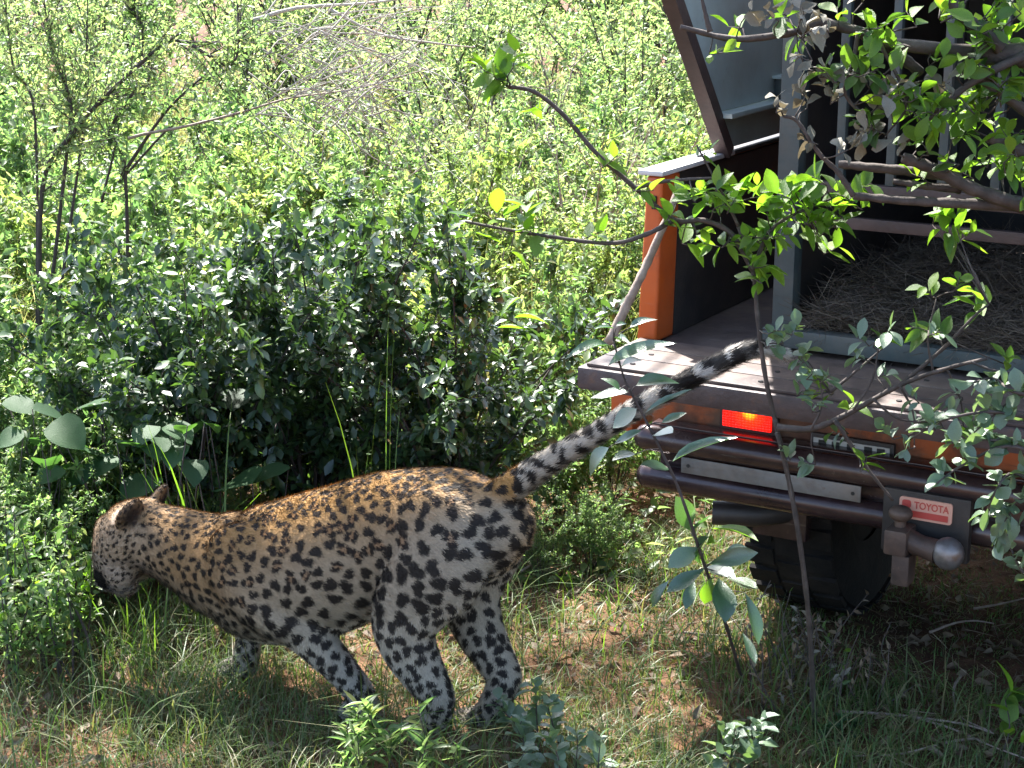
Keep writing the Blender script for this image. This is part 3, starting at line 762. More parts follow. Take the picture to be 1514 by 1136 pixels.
for s in (1, -1):
    b = MB(); ball(b, (.948, .046 * s, .352), .012, seg=12); b.build('eye', M['black_print'], body)

# ------------------------------------------------------------------ plant building blocks
PROFILE = {
    'lance': lambda t: math.sin(math.pi * min(1, t ** .85)) ** .9,
    'ovate': lambda t: (math.sin(math.pi * t ** .62)) ** .8,
    'round': lambda t: math.sqrt(max(0, 1 - (2 * t - 1) ** 2)) ** .9,
    'obovate': lambda t: math.sin(math.pi * t ** 1.35) ** .8,
    'heart': lambda t: math.sqrt(max(0, 1 - ((.40 - t) / .46) ** 2)) if t < .40 else max(0, 1 - ((t - .40) / .60) ** 2.1),
}
def template(shape, seg=2, fold=.25, droop=.15, wave=0.0, seed=0):
    rr_ = random.Random(seed); w = PROFILE[shape]
    V = [(0, 0, 0)]; F_ = []
    for k in range(1, seg):
        t = k / seg if seg > 2 else .45
        y = .5 * max(.12, w(t)); z = -droop * t * t
        wl, wr = wave * rr_.uniform(-1, 1), wave * rr_.uniform(-1, 1)
        V += [(t + wl * .5, y, z + fold * y * .5 + wl), (t, 0, z), (t + wr * .5, -y, z + fold * y * .5 + wr)]
    V.append((1, 0, -droop + wave * rr_.uniform(-1, 1)))
    F_ += [(0, 2, 1), (0, 3, 2)]
    for k in range(seg - 2):
        a = 1 + 3 * k; b = a + 3
        F_ += [(a, a + 1, b + 1), (a, b + 1, b), (a + 1, a + 2, b + 2), (a + 1, b + 2, b + 1)]
    e = 1 + 3 * (seg - 2); T_ = len(V) - 1
    F_ += [(e, e + 1, T_), (e + 1, e + 2, T_)]
    return np.array(V, float), np.array(F_)
def norm(a): return a / (np.linalg.norm(a, axis=-1, keepdims=True) + 1e-9)
def leaf_cloud(name, P, A, U, L, W, tmpl, mat, tint=None):
    """many leaves as one mesh (returned, not linked)"""
    V0, F0 = tmpl; n = len(P); P = np.asarray(P, float); A = norm(np.asarray(A, float)); S = norm(np.cross(np.asarray(U, float), A)); N_ = np.cross(A, S)
    L = np.broadcast_to(L, n)[:, None, None]; W = np.broadcast_to(W, n)[:, None, None]
    V = P[:, None] + A[:, None] * (V0[None, :, :1] * L) + S[:, None] * (V0[None, :, 1:2] * W) + N_[:, None] * (V0[None, :, 2:3] * L)
    F_ = (F0[None] + (np.arange(n) * len(V0))[:, None, None]).reshape(-1, 3)
    tn = np.repeat(rng.uniform(0, 1, n) if tint is None else tint, len(V0))
    return raw_mesh(name, V.reshape(-1, 3), F_, M[mat], True, {'tint': tn})
LEAF = {}
def leaf_mesh(shape, mat, aspect, var):
    key = (shape, mat, round(aspect, 2), var)
    if key not in LEAF:
        V, F_ = template(shape, 9 if shape == 'heart' else 6, .25 + .12 * var, .06 + .14 * var, .012, var + 5)
        V = V * np.array((1, aspect, 1))
        if mat == 'dry_leaf':                        # withered leaves roll up and twist
            a = V[:, 1] * 7 + V[:, 0] * 2.0 * (var - 1); V[:, 2] += .22 * np.sin(a + 1) * (.4 + V[:, 0]); V[:, 1] *= .75
        LEAF[key] = raw_mesh('leaf', V, F_, M[mat], True)
    return LEAF[key]
def leaf(parent, root, pos, axis, up, L, aspect, shape, mat, name='leaf'):
    me = leaf_mesh(shape, mat, aspect, rnd.randrange(3))
    A = Vector(axis).normalized(); S = Vector(up).cross(A)
    S = S.normalized() if S.length > 1e-5 else A.orthogonal().normalized()
    N_ = A.cross(S)
    o = bpy.data.objects.new(name, me)
    p = Vector(pos) - Vector(root)
    o.matrix_basis = Matrix(((A.x * L, S.x * L, N_.x * L, p.x), (A.y * L, S.y * L, N_.y * L, p.y), (A.z * L, S.z * L, N_.z * L, p.z), (0, 0, 0, 1)))
    o.parent = parent; COL.objects.link(o)
    return o
def rv(s=1.0): return Vector((rnd.gauss(0, s), rnd.gauss(0, s), rnd.gauss(0, s)))

class Plant:
    split = False
    """a plant whose leaves are big enough to pick apart: root empty > stem, leaf, leaf ..."""
    def __init__(s, name, label, cat, base, bark, group=None):
        s.base = Vector(base); s.root = tag(empty(name, s.base), label, cat, group); s.mb = MB(); s.bark = bark; s.tips = []; s.nodes = []
    def branch(s, pts, r0, r1, n=5, sides=7):
        S = spline(pts, n); m = len(S)
        kn = [1 + .12 * math.sin(2.7 * i + 1) for i in range(m)]
        if s.split and s.mb.v: s.mb.build('stem', M[s.bark], s.root, off=s.base, angle=False); s.mb = MB()
        s.mb.tube([Vector(p) for p in S], [(r0 + (r1 - r0) * i / (m - 1)) * kn[i] for i in range(m)], sides)
        s.nodes += [Vector(p) for p in S]; return [Vector(p) for p in S]
    def leaf(s, pos, axis, up, L, aspect, shape, mat): return leaf(s.root, s.base, pos, axis, up, L, aspect, shape, mat)
    def pair(s, p0, p1, wpx, Y0, Y1, shape, mat, up=None):       # one leaf from its stalk to its tip
        a, b = at(*p0, Y0), at(*p1, Y1); L = (b - a).length
        near = min(s.nodes, key=lambda q: (q - a).length) if s.nodes else None
        if near is not None and .003 < (near - a).length < .12: s.mb.tube([near, (near + a) / 2 + Vector((0, 0, .004)), a], [.0016, .0012, .001], 5)
        s.leaf(a, b - a, up or (Vector((0, 0, 1)) + rv(.25)), L, min(1.1, wpx / 650 / L), shape, mat)
    def along(s, path, n, t0, t1, L, aspect, shape, mat, spread=.9, up=.45):
        m = len(path) - 1
        for k in range(n):
            t = (t0 + (t1 - t0) * (k + rnd.random()) / n) * m; i = min(int(t), m - 1); f = t - i
            p = path[i].lerp(path[i + 1], f); T_ = (path[i + 1] - path[i]).normalized()
            ax = T_ * .55 + rv(spread * .6) + Vector((0, 0, .1)); s.leaf(p, ax, Vector((0, 0, 1)) + rv(up), L * rnd.uniform(.6, 1.2), aspect * rnd.uniform(.85, 1.15), shape, mat)
    def sprig(s, p, axis, n, L, aspect, shape, mat, length=.06, r=.0014):
        """a short shoot with leaves around it"""
        near = min(s.nodes, key=lambda q: (q - p).length) if s.nodes else p
        if (near - p).length > .004: s.mb.tube([near, (near + p) / 2 + rv(.004), p], [r * 1.3, r * 1.1, r], 5)
        ax = Vector(axis).normalized(); e = p + ax * length; s.mb.tube([p, p + ax * length * .5 + rv(.003), e], [r, r * .8, r * .5], 5)
        for k in range(n):
            q = p.lerp(e, (k + .5) / n); a = rnd.uniform(0, 6.28) if k else 0
            o1 = ax.orthogonal().normalized(); o2 = ax.cross(o1); out = o1 * math.cos(2.4 * k + a * .3) + o2 * math.sin(2.4 * k + a * .3)
            s.leaf(q, ax * rnd.uniform(.3, .8) + out, Vector((0, 0, 1)) + rv(.4), L * rnd.uniform(.65, 1.2), aspect * rnd.uniform(.85, 1.15), shape, mat)
    def cluster(s, px, py, Y, n, sx, sy, Lpx, aspect, shape, mat, per=5, dy=.10):
        L = Lpx / 668.0
        for k in range(max(1, n // per)):
            p = at(px + rnd.gauss(0, sx), py + rnd.gauss(0, sy), Y + rnd.uniform(-dy, dy))
            s.sprig(p, Vector((rnd.gauss(0, 1), rnd.gauss(0, .6), rnd.uniform(0, 1.2))), per, L, aspect, shape, mat, length=L * .8)
    def done(s):
        if s.mb.v: s.mb.build('stem', M[s.bark], s.root, off=s.base, angle=False)
        return s.root

T_SMALL = template('lance', 2, .3, .12); T_OV = template('ovate', 3, .3, .14); T_OB = template('obovate', 3, .28, .10)

def bush_meshes(seed, h, rad, nst, ntw, nl, L, W, tmpl, mat, bark, droop=0.0, upn=.5, stem_r=.006, lower=.25, open_=0.0, pick=None):
    """stems and a cloud of leaves for one bush standing at the origin"""
    r_ = np.random.default_rng(seed); mb = MB(); P, A, U = [], [], []
    for k in range(nst):
        az = 2 * np.pi * (k + r_.uniform(-.4, .4)) / nst * 2.0; rr_ = rad * math.sqrt(r_.uniform(.02, 1))
        hh = h * r_.uniform(.62, 1.0) * (1 - .35 * (rr_ / rad) ** 2); end = np.array((rr_ * math.cos(az), rr_ * math.sin(az), hh))
        b0 = np.array((math.cos(az) * .06 * rad, math.sin(az) * .06 * rad, -.01)); midp = b0 * .4 + end * np.array((.38, .38, .55)) + r_.normal(0, .03 * h, 3)
        S = spline([b0, midp, end], 5); mb.tube([Vector(p) for p in S], list(np.linspace(stem_r, stem_r * .25, len(S))), 5, cap=False)
        Td = norm(np.gradient(S, axis=0))
        for j in range(ntw):
            t = lower + (1 - lower) * (j + r_.uniform(0, 1)) / ntw; i = min(int(t * (len(S) - 1)), len(S) - 2); p0 = S[i] + (S[i + 1] - S[i]) * r_.uniform(0, 1)
            dirv = norm(Td[i] * .7 + r_.normal(0, .6, 3) + np.array((0, 0, .25 - droop)) + np.array((math.cos(az), math.sin(az), 0)) * .25)
            ln = h * r_.uniform(.08, .24) * (1 - .4 * t); e = p0 + dirv * ln
            mb.tube([Vector(p0), Vector(e)], [stem_r * .3, stem_r * .12], 3, cap=False)
            q = r_.uniform(.15, 1.05, nl)[:, None]; P.append(p0 + (e - p0) * q + r_.normal(0, .008, (nl, 3)))
            A.append(dirv * .5 + r_.normal(0, .65, (nl, 3)) + np.array((0, 0, -.15 - droop))); U.append(np.array((0, 0, 1.0)) + r_.normal(0, upn, (nl, 3)))
    P, A, U = map(np.concatenate, (P, A, U)); n = len(P); sc = r_.uniform(.6, 1.25, n)
    global picked; picked = None
    if pick is not None:                             # the leaves one can tell apart on the side towards the clearing
        front = P[:, :2] @ np.array((math.sin(-pick), -math.cos(-pick))) + .35 * P[:, 2] + .10 * sc + r_.uniform(0, .25, n)
        ids = np.argsort(-front)[:900]; ids = r_.choice(ids, 300, replace=False); rest = np.ones(n, bool); rest[ids] = False
        picked = [(P[i], A[i], U[i], L * sc[i]) for i in ids]; P, A, U, sc = P[rest], A[rest], U[rest], sc[rest]
    return mb, leaf_cloud('foliage', P, A, U, L * sc, W * sc, tmpl, mat), M[bark]
def proto(*a, **k):
    mb, fol, bk = bush_meshes(*a, **k)
    return raw_mesh('stems', np.array(mb.v), mb.f, bk), fol
def plant_copy(name, pr, loc, rz, sc, label, cat, group, sz=1.0):
    e = empty(name, (loc[0], loc[1], float(lift(loc[0], loc[1]))), rz); e.scale = (sc, sc, sc * sz); tag(e, label, cat, group)
    link('stems', pr[0], e); link('foliage', pr[1], e, 'stuff'); return e
def in_truck(x, y, m=.35):
    d = Vector((x, y, 0)) - TRUCK_AT; c, s = math.cos(-TRUCK_RZ), math.sin(-TRUCK_RZ); lx_, ly_ = d.x * c - d.y * s, d.x * s + d.y * c
    return -.12 - m < lx_ < 1.66 + m and -.35 - m < ly_ < 4.6 + m

# ------------------------------------------------------------------ bushes behind
herb = [proto(20 + k, 1.0, .50, 20, 13, (26, 14, 30)[k], (.034, .050, .026)[k], (.0145, .021, .011)[k], T_OV, 'herb_leaf', 'bark', stem_r=.004) for k in range(3)]
yell = [proto(25 + k, 1.0, .48, 19, 13, (26, 15, 30)[k], (.038, .056, .026)[k], (.0135, .018, .011)[k], T_OV, 'yellow_leaf', 'bark', stem_r=.004) for k in range(3)]
tall = [proto(30 + k, 1.0, .42, 16, 15, (26, 15)[k % 2], (.022, .034)[k % 2], (.0090, .0125)[k % 2], T_OV, 'tall_leaf', 'bark', stem_r=.0055, lower=.15) for k in range(4)]
gloss_leaves = []
def gproto(*a, **k):
    pr = proto(*a, **k); gloss_leaves.append(picked); return pr
gloss = [gproto(40 + k, 1.0, .55, 22, 15, 24, .040, .020, T_OB, 'glossy_leaf', 'dark_bark', stem_r=.006, lower=.08, upn=.36, pick=1.3 * k) for k in range(3)]
twiggy = [proto(60 + k, 1.0, .40, 12, 12, 9, .026, .010, T_OV, 'tall_leaf', 'pale_bark', stem_r=.006, lower=.2) for k in range(2)]
r2 = random.Random(5)
def scatter(protos, rows, name, label, cat, group, sz=(1, 1)):
    for Y, gap, h0, h1 in rows:
        X = -(.30 * Y + .7) + r2.uniform(0, gap)
        while X < .30 * Y + .7:
            x, y = X + r2.gauss(0, gap * .18), Y + r2.gauss(0, .16)
            if not in_truck(x, y): plant_copy(name, r2.choice(protos), (x, y), r2.uniform(0, 6.28), r2.uniform(h0, h1), label, cat, group, r2.uniform(*sz))
            X += gap
scatter(herb, [(6.15, .70, .62, .82), (6.8, 1.1, .80, 1.0), (7.5, 1.2, .90, 1.1), (8.3, 1.2, 1.0, 1.2), (9.2, 1.1, 1.05, 1.3)], 'leafy_shrub',
        'sunlit mid-green leafy shrub in the thicket behind the leopard', 'shrub', 'mid-green shrubs of the thicket')
scatter(yell, [(6.6, 1.0, .75, .95), (7.2, .9, .85, 1.08), (7.9, .9, .95, 1.15), (8.8, 1.0, 1.0, 1.2)], 'yellow_shrub',
        'sunlit yellow-green narrow-leaved shrub in the thicket behind the leopard', 'shrub', 'yellow-green shrubs of the thicket')
scatter(tall, [(10.3, .95, 1.5, 1.9), (11.8, 1.1, 1.7, 2.3), (13.8, 1.3, 2.0, 2.6), (16.5, 1.6, 2.3, 3.0), (20, 1.9, 2.6, 3.4)], 'tall_shrub',
        'tall fine-leaved shrub at the back of the thicket', 'shrub', 'tall shrubs at the back')
for i, (px, Y, sc, sz, lab) in enumerate(((270, 5.35, 1.05, 1.10, 'dark glossy-leaved shrub beside the broad heart-shaped leaves'), (460, 5.6, 1.20, 1.08, 'dark glossy-leaved shrub right behind the shoulders of the leopard'),
                                          (650, 5.5, 1.02, 1.10, 'dark glossy-leaved shrub behind the hips of the leopard'))):
    gs_ = plant_copy('glossy_shrub', gloss[i], (at(px, 500, Y).x, Y), 1.3 * i, sc, lab, 'shrub', 'glossy shrubs behind the leopard', sz)
    for p_, a_, u_, l_ in gloss_leaves[i]: leaf(gs_, (0, 0, 0), p_, a_, u_, float(l_), .5, 'obovate', 'glossy_leaf')
for px, Y, sc in ((830, 5.55, .50), (905, 5.75, .55), (800, 5.05, .28), (880, 5.15, .30), (95, 5.7, .85), (-40, 5.5, .9), (215, 5.8, .8), (20, 5.2, .72), (110, 5.15, .66), (190, 5.25, .60), (60, 5.05, .50), (-20, 5.0, .6), (270, 5.1, .36), (25, 4.72, .46), (100, 4.75, .42), (165, 4.8, .38), (-30, 4.7, .5)):
    plant_copy('low_shrub', r2.choice(herb), (at(px, 600, Y).x, Y), r2.uniform(0, 6), sc, 'low green leafy shrub at the foot of the thicket', 'shrub', 'low green shrubs')

for i, (px, Y, sc) in enumerate(((700, 8.0, 1.35), (860, 7.4, 1.25), (940, 7.9, 1.3), (1000, 8.6, 1.4), (790, 9.4, 1.6), (600, 9.0, 1.5), (480, 8.4, 1.35))):
    plant_copy('twiggy_shrub', twiggy[i % 2], (at(px, 300, Y).x, Y), r2.uniform(0, 6), sc, 'thin-leaved shrub showing its pale bare stems in the sunlit thicket', 'shrub', 'pale twiggy shrubs of the thicket')
# slender little tree at the left, fine feathery leaves
def feathery(name, label, base, stems, nleaf, L, W, mat, seed):
    r_ = np.random.default_rng(seed); e = tag(empty(name, base), label, 'tree'); mb = MB(); P, A, U = [], [], []
    for pts, r0 in stems:
        S = spline(pts, 6); mb.tube([Vector(p) for p in S], list(np.linspace(r0, r0 * .3, len(S))), 6)
        Td = norm(np.gradient(S, axis=0))
        for i in range(5, len(S)):
            for j in range(3):
                dv = norm(Td[i] + r_.normal(0, .7, 3)); ln = r_.uniform(.10, .30); q = r_.uniform(0, 1, nleaf)[:, None]
                mb.tube([Vector(S[i]), Vector(S[i] + dv * ln)], [r0 * .22, r0 * .1], 3, cap=False)
                P.append(S[i] + dv * ln * q); A.append(dv * .4 + r_.normal(0, .8, (nleaf, 3)) - np.array((0, 0, .2))); U.append(np.array((0, 0, 1)) + r_.normal(0, .6, (nleaf, 3)))
    P, A, U = map(np.concatenate, (P, A, U))
    mb.build('trunk', M['dark_bark'], e, off=base, angle=False)
    link('crown', leaf_cloud('crown', P - np.array(base), A, U, L * r_.uniform(.6, 1.2, len(P)), W, T_OV, mat), e, 'stuff')
def way(Y, *pp): return [at(x, y, Y + dy) for x, y, dy in pp]
feathery('slender_tree', 'slender multi-stemmed young tree with thin dark forking branches', (at(60, 300, 6.0).x, 6.0, 0),
         [(way(6.0, (60, 560, 0), (62, 285, 0), (105, 200, -.05), (180, 120, -.1), (260, 60, -.1), (345, 95, -.15), (350, -40, -.1)), .010),
          (way(6.0, (60, 560, 0), (100, 215, 0), (103, 145, 0), (78, 80, .05), (62, -20, .1)), .008),
          (way(6.0, (70, 560, 0), (120, 215, .1), (127, 100, .1), (130, -20, .15)), .007),
          (way(6.0, (55, 560, 0), (52, 180, .1), (20, 100, .1), (5, -20, .1)), .007)], 16, .028, .010, 'tall_leaf', 3)
feathery('slender_tree', 'young tree with a kinked dark trunk behind the heart-shaped leaves', (at(185, 300, 6.4).x, 6.4, 0),
         [(way(6.4, (190, 560, 0), (185, 255, 0), (160, 200, 0), (205, 120, 0), (210, 40, 0), (195, 15, 0), (240, -5, 0)), .008),
          (way(6.4, (180, 260, 0), (250, 160, 0), (340, 80, 0)), .008), (way(6.4, (175, 270, 0), (270, 175, .05), (300, 225, .1)), .006), (way(6.4, (150, 300, 0), (175, 190, .05), (170, 120, .1)), .006)], 12, .030, .012, 'herb_leaf', 4)

# dead grey brushwood caught in the shrubs, and one long bare cane
Pl = Plant('dead_branch', 'tangle of dead grey twigs lying on the sunlit shrubs', 'branch', at(470, 120, 6.5), 'dead_twig')
for k in range(120):
    x0, y0 = rnd.uniform(365, 560), rnd.uniform(15, 190); a = rnd.gauss(.10, .75); ln = rnd.uniform(40, 190); Y = rnd.uniform(5.9, 6.4)
    p = [at(x0, y0, Y), at(x0 + ln * .5, y0 + ln * .5 * math.sin(a) - rnd.gauss(8, 14), Y + .04), at(x0 + ln, y0 + ln * math.sin(a) + rnd.uniform(-5, 22), Y + rnd.uniform(-.2, .2))]
    Pl.branch(p, rnd.uniform(.0014, .0038), .0008, 4, 5)
Pl.branch(way(6.3, (375, 30, 0), (440, 12, 0), (540, 5, 0), (640, -8, 0)), .008, .003); Pl.branch(way(6.3, (490, 15, 0), (560, 50, 0), (650, 65, 0), (700, 70, .1)), .006, .002)
Pl.done()
Pl = Plant('bare_cane', 'long thin bare cane slanting across the sunlit shrubs', 'stick', at(205, 196, 6.2), 'pale_bark')
Pl.branch(way(6.2, (190, 205, 0), (215, 198, 0), (270, 188, 0), (350, 168, .05), (430, 145, .1), (520, 132, .1), (640, 100, .15)), .0065, .002); Pl.done()

# broad heart-shaped leaves low at the left
Pl = Plant('broad_leaved_plant', 'low plant with big heart-shaped leaves behind the head of the leopard', 'plant', (at(220, 700, 5.0).x, 5.0, 0), 'bark')
big = [(345, 712, 5.0, 105, 0), (240, 640, 5.05, 95, .3), (205, 720, 4.9, 80, 0), (130, 600, 5.0, 60, 0.1), (180, 590, 5.1, 55, .2), (100, 640, 4.8, 72, .3), (30, 600, 4.95, 58, .2),
       (75, 610, 4.95, 60, .2), (120, 660, 4.95, 78, .1), (290, 590, 5.2, 60, .2), (350, 590, 5.3, 66, .2), (60, 650, 5.0, 60, .1), (170, 600, 5.1, 62, .1), (20, 640, 5.0, 62, .1), (285, 640, 5.1, 72, .4), (400, 700, 5.05, 70, .1), (150, 690, 4.92, 70, .1)]
for k in range(20): big.append((rnd.uniform(-10, 330), rnd.uniform(620, 722), rnd.uniform(4.72, 5.0), rnd.uniform(34, 58), rnd.choice((.0, .1, .2, .3))))
for px, py, Y, w, tilt in big:
    c = at(px, py, Y); L = w / 520 * (.70 if tilt > .8 else .92); az = rnd.uniform(0, 6.28); ax = Vector((math.cos(az), math.sin(az), -.15 - tilt * .8)); up = Vector((0, -tilt * .8, 1)) + rv(.12)
    foot = Vector((c.x + rnd.gauss(0, .06), Y + rnd.uniform(0, .12), .01)); s0 = c - ax.normalized() * L * .5
    Pl.mb.tube([foot, foot.lerp(s0, .55) + rv(.015), s0], [.003, .0022, .0016], 5)
    Pl.leaf(s0, ax, up, L, .88, 'heart', 'broad_leaf')
Pl.done()

# ------------------------------------------------------------------ shade tree: trunk beside the truck, limbs over the clearing, low boughs in front of the cage
TB = Vector((2.55, 3.05, 0)); tree = Plant('shade_tree', 'spreading tree whose low leafy boughs hang in front of the cage', 'tree', TB, 'bark')
tr_ = MB()
def limb(pts, r0, r1, n=6, sides=10):
    S = spline(pts, n); tr_.tube([Vector(p) for p in S], [(r0 + (r1 - r0) * i / (len(S) - 1)) * (1 + .06 * math.sin(3.1 * i)) for i in range(len(S))], sides); return [Vector(p) for p in S]
limb([TB + Vector((0, 0, -.05)), TB + Vector((.03, .05, .8)), TB + Vector((-.05, .15, 1.7)), TB + Vector((-.25, .5, 2.7))], .17, .12)
top = TB + Vector((-.25, .5, 2.7)); ends = []
for tx, ty, tz in ((-1.6, 6.6, 4.2), (-.3, 6.2, 4.4), (.9, 6.4, 4.7), (-.9, 7.4, 4.6), (1.9, 5.4, 5.0), (-1.9, 5.6, 3.8), (3.4, 4.5, 5), (2.6, 2.2, 4.8), (-2.6, 6.6, 4.3)):
    e = Vector((tx, ty, tz)); S = limb([top, top.lerp(e, .4) + Vector((0, 0, .45)) + rv(.1), e], .075, .02, 5, 8); ends.append(S)
cp, ca, cu_ = [], [], []
for S in ends:
    for k in range(24):
        q = S[min(len(S) - 1, int(len(S) * rnd.uniform(.4, 1.0)))]; e = q + Vector((rnd.gauss(0, .55), rnd.gauss(0, .55), rnd.gauss(.1, .3)))
        e.z = max(e.z, 2.75); tr_.tube([q, q.lerp(e, .5) + rv(.04), e], [.012, .008, .003], 4)
        n_ = 52; t_ = rng.uniform(.1, 1.05, n_)[:, None]; cp.append(np.array(q) + (np.array(e) - np.array(q)) * t_ + rng.normal(0, .10, (n_, 3))); ca.append(rng.normal(0, 1, (n_, 3))); cu_.append(np.array((0, 0, 1.0)) + rng.normal(0, .5, (n_, 3)))
cp, ca, cu_ = map(np.concatenate, (cp, ca, cu_))
fall = cp[:, :2] - np.array(to_sun)[None, :2] * (cp[:, 2] / to_sun.z)[:, None]      # leaf shadow spots; gaps shaped into the crown so sun reaches saplings and ground
thin = (((fall - np.array((.66, 3.10))) / np.array((.48, .30))) ** 2).sum(1) < 1
thin |= (((fall - np.array((.28, 5.05))) / np.array((.36, .50))) ** 2).sum(1) < 1
thin |= (((fall - np.array((1.35, 2.65))) / np.array((.60, .36))) ** 2).sum(1) < 1
thin |= ((((fall - np.array((1.35, 4.1))) / np.array((1.05, .9))) ** 2).sum(1) < 1) & (rng.uniform(0, 1, len(cp)) < .72)
thin |= ((((fall - np.array((.30, 4.0))) / np.array((.55, .7))) ** 2).sum(1) < 1) & (rng.uniform(0, 1, len(cp)) < .45)
cp, ca, cu_ = cp[~thin], ca[~thin], cu_[~thin]
link('crown', leaf_cloud('crown', cp - np.array(TB), ca, cu_, .085 * rng.uniform(.6, 1.3, len(cp)), .045, T_OV, 'tree_leaf'), tree.root, 'stuff')
tr_.build('trunk', M['bark'], tree.root, off=TB, angle=False)
def bough(Y, r0, r1, *pp): return tree.branch([at(x, y, Y + dy) for x, y, dy in pp], r0, r1, 5, 8)
start = TB + Vector((-.05, .12, 1.55))
tree.branch([start, Vector((1.75, 3.45, 1.66)), at(1514, 82, 3.62), at(1435, 77, 3.62)], .045, .016)
b1 = bough(3.62, .014, .005, (1435, 77, 0), (1308, 63, 0), (1269, 47, 0), (1213, 34, 0), (1178, 47, 0), (1088, 58, 0), (1006, 40, 0))
bough(3.62, .013, .011, (1300, 60, 0), (1330, 82, .02), (1360, 107, .05)); bough(3.6, .006, .003, (1050, 47, 0), (1044, 25, 0), (1036, -10, 0))
tree.branch([start - Vector((0, 0, .35)), Vector((1.8, 3.4, 1.35)), at(1514, 305, 3.6)], .035, .018); bough(3.6, .015, .011, (1514, 305, 0), (1435, 278, 0), (1385, 252, 0), (1335, 233, 0))
bough(3.58, .016, .011, (1530, 232, 0), (1490, 215, 0), (1462, 203, 0)); bough(3.6, .012, .008, (1535, 178, 0), (1490, 145, 0), (1452, 118, 0), (1420, 100, 0)); bough(3.6, .014, .010, (1480, 72, 0), (1450, 45, 0), (1420, 20, 0), (1400, -10, 0))
bough(3.66, .012, .008, (1420, 262, 0), (1350, 254, 0), (1290, 248, 0), (1240, 243, .02)); bough(3.64, .010, .006, (1420, 280, 0), (1370, 275, 0), (1320, 268, 0)); bough(3.62, .012, .008, (1514, 305, 0), (1400, 300, 0), (1330, 296, 0), (1262, 290, 0))
bough(3.6, .006, .003, (1262, 290, 0), (1240, 256, 0), (1211, 227, 0), (1179, 180, 0), (1158, 172, 0)); bough(3.6, .005, .003, (1269, 47, 0), (1262, 90, 0), (1250, 140, 0), (1290, 180, 0)); bough(3.6, .004, .002, (1300, 62, 0), (1340, 150, 0), (1310, 200, 0))
bough(3.6, .010, .004, (1514, 82, 0), (1440, 120, -.02), (1380, 170, 0), (1340, 210, 0))
for px, py, n, sx, sy in ((1250, 30, 10, 40, 14), (1310, 45, 10, 40, 18), (1265, 110, 15, 22, 20), (1380, 60, 25, 40, 35), (1450, 100, 30, 45, 45), (1430, 180, 30, 50, 35), (1490, 40, 20, 25, 35), (1400, 235, 20, 50, 18), (1490, 240, 20, 22, 22), (1350, 160, 15, 30, 30), (1480, 160, 20, 28, 28), (1115, 40, 5, 40, 10), (1060, 70, 5, 12, 8), (1460, 60, 20, 30, 30), (1420, 130, 20, 40, 30), (1500, 200, 15, 18, 40), (1380, 210, 10, 25, 20)):
    tree.cluster(px, py, 3.6, int(n * 1.7), sx * 1.1, sy * 1.15, 34, .5, 'obovate', 'tree_leaf' if rnd.random() < .35 else 'spring_leaf', 5, .08)
for px, py, n, sx, sy in ((1205, 90, 30, 22, 40), (1190, 150, 16, 18, 26), (1290, 170, 20, 22, 28), (1170, 25, 20, 40, 16), (1300, 215, 16, 20, 16), (1215, 230, 10, 16, 20), (1385, 130, 10, 20, 20)):
    tree.cluster(px, py, 3.58, int(n * 1.15), sx, sy, 28, .55, 'obovate', 'dry_leaf', 4, .06)
tree.done()

# ------------------------------------------------------------------ sapling in front of the tailgate
SA = Plant('sapling', 'thin sapling with bright green leaves growing in front of the tailgate', 'sapling', (gnd(1205, 1075).x, gnd(1205, 1075).y, 0), 'bark')
Y0 = 3.86
st_ = SA.branch([Vector((gnd(1205, 1075).x, gnd(1205, 1075).y, -.01))] + way(Y0, (1196, 920, .05), (1182, 800, 0), (1166, 710, 0), (1150, 640, 0), (1132, 560, 0), (1120, 470, 0), (1113, 400, 0), (1092, 335, 0)), .0068, .0048)
b_a = SA.branch(way(3.82, (1150, 632, 0), (1200, 634, -.04), (1250, 614, -.08), (1330, 570, -.14), (1400, 545, -.2), (1460, 530, -.26)), .0085, .0035)
b_b = SA.branch(way(3.68, (1330, 570, 0), (1395, 515, -.02), (1440, 468, -.05), (1462, 450, -.06)), .005, .002)
SA.branch(way(3.75, (1228, 580, 0), (1270, 545, 0), (1305, 515, 0)), .004, .002); SA.branch(way(3.5, (1435, 535, 0), (1470, 548, 0), (1514, 552, 0)), .003, .002)
SA.branch(way(Y0 - .02, (1148, 640, 0), (1165, 700, 0), (1172, 740, -.02)), .004, .002); SA.branch(way(3.72, (1235, 622, 0), (1280, 690, 0), (1320, 740, 0)), .005, .003)
b_c = SA.branch(way(Y0, (1113, 400, 0), (1080, 345, 0), (1040, 326, 0), (998, 325, 0), (945, 283, 0), (880, 225, 0), (835, 172, 0), (790, 136, 0), (750, 128, 0)), .0065, .0045)
b_d = SA.branch(way(Y0, (998, 325, 0), (955, 347, 0), (900, 360, 0), (800, 348, 0), (740, 338, 0), (688, 328, 0)), .006, .003)
SA.branch(way(Y0, (940, 278, 0), (985, 268, 0), (1080, 262, 0)), .005, .003); SA.branch(way(Y0, (1113, 400, 0), (1140, 340, 0), (1190, 310, 0), (1240, 290, 0)), .0055, .002); SA.branch(way(Y0, (1092, 335, 0), (1070, 290, 0), (1030, 215, 0)), .004, .002)
for px, py, n, sx, sy, L in ((1050, 330, 25, 28, 22, 44), (1110, 310, 30, 34, 24, 44), (1170, 320, 35, 34, 24, 46), (1230, 300, 25, 28, 20, 44), (1140, 370, 20, 26, 18, 42), (1120, 440, 15, 8, 22, 36), (1035, 230, 5, 8, 8, 36), (1010, 300, 5, 8, 10, 38)):
    SA.cluster(px, py, Y0, int(n * 1.5), sx * 1.2, sy * 1.2, L * .84, .46, 'lance', 'spring_leaf', 5, .08)
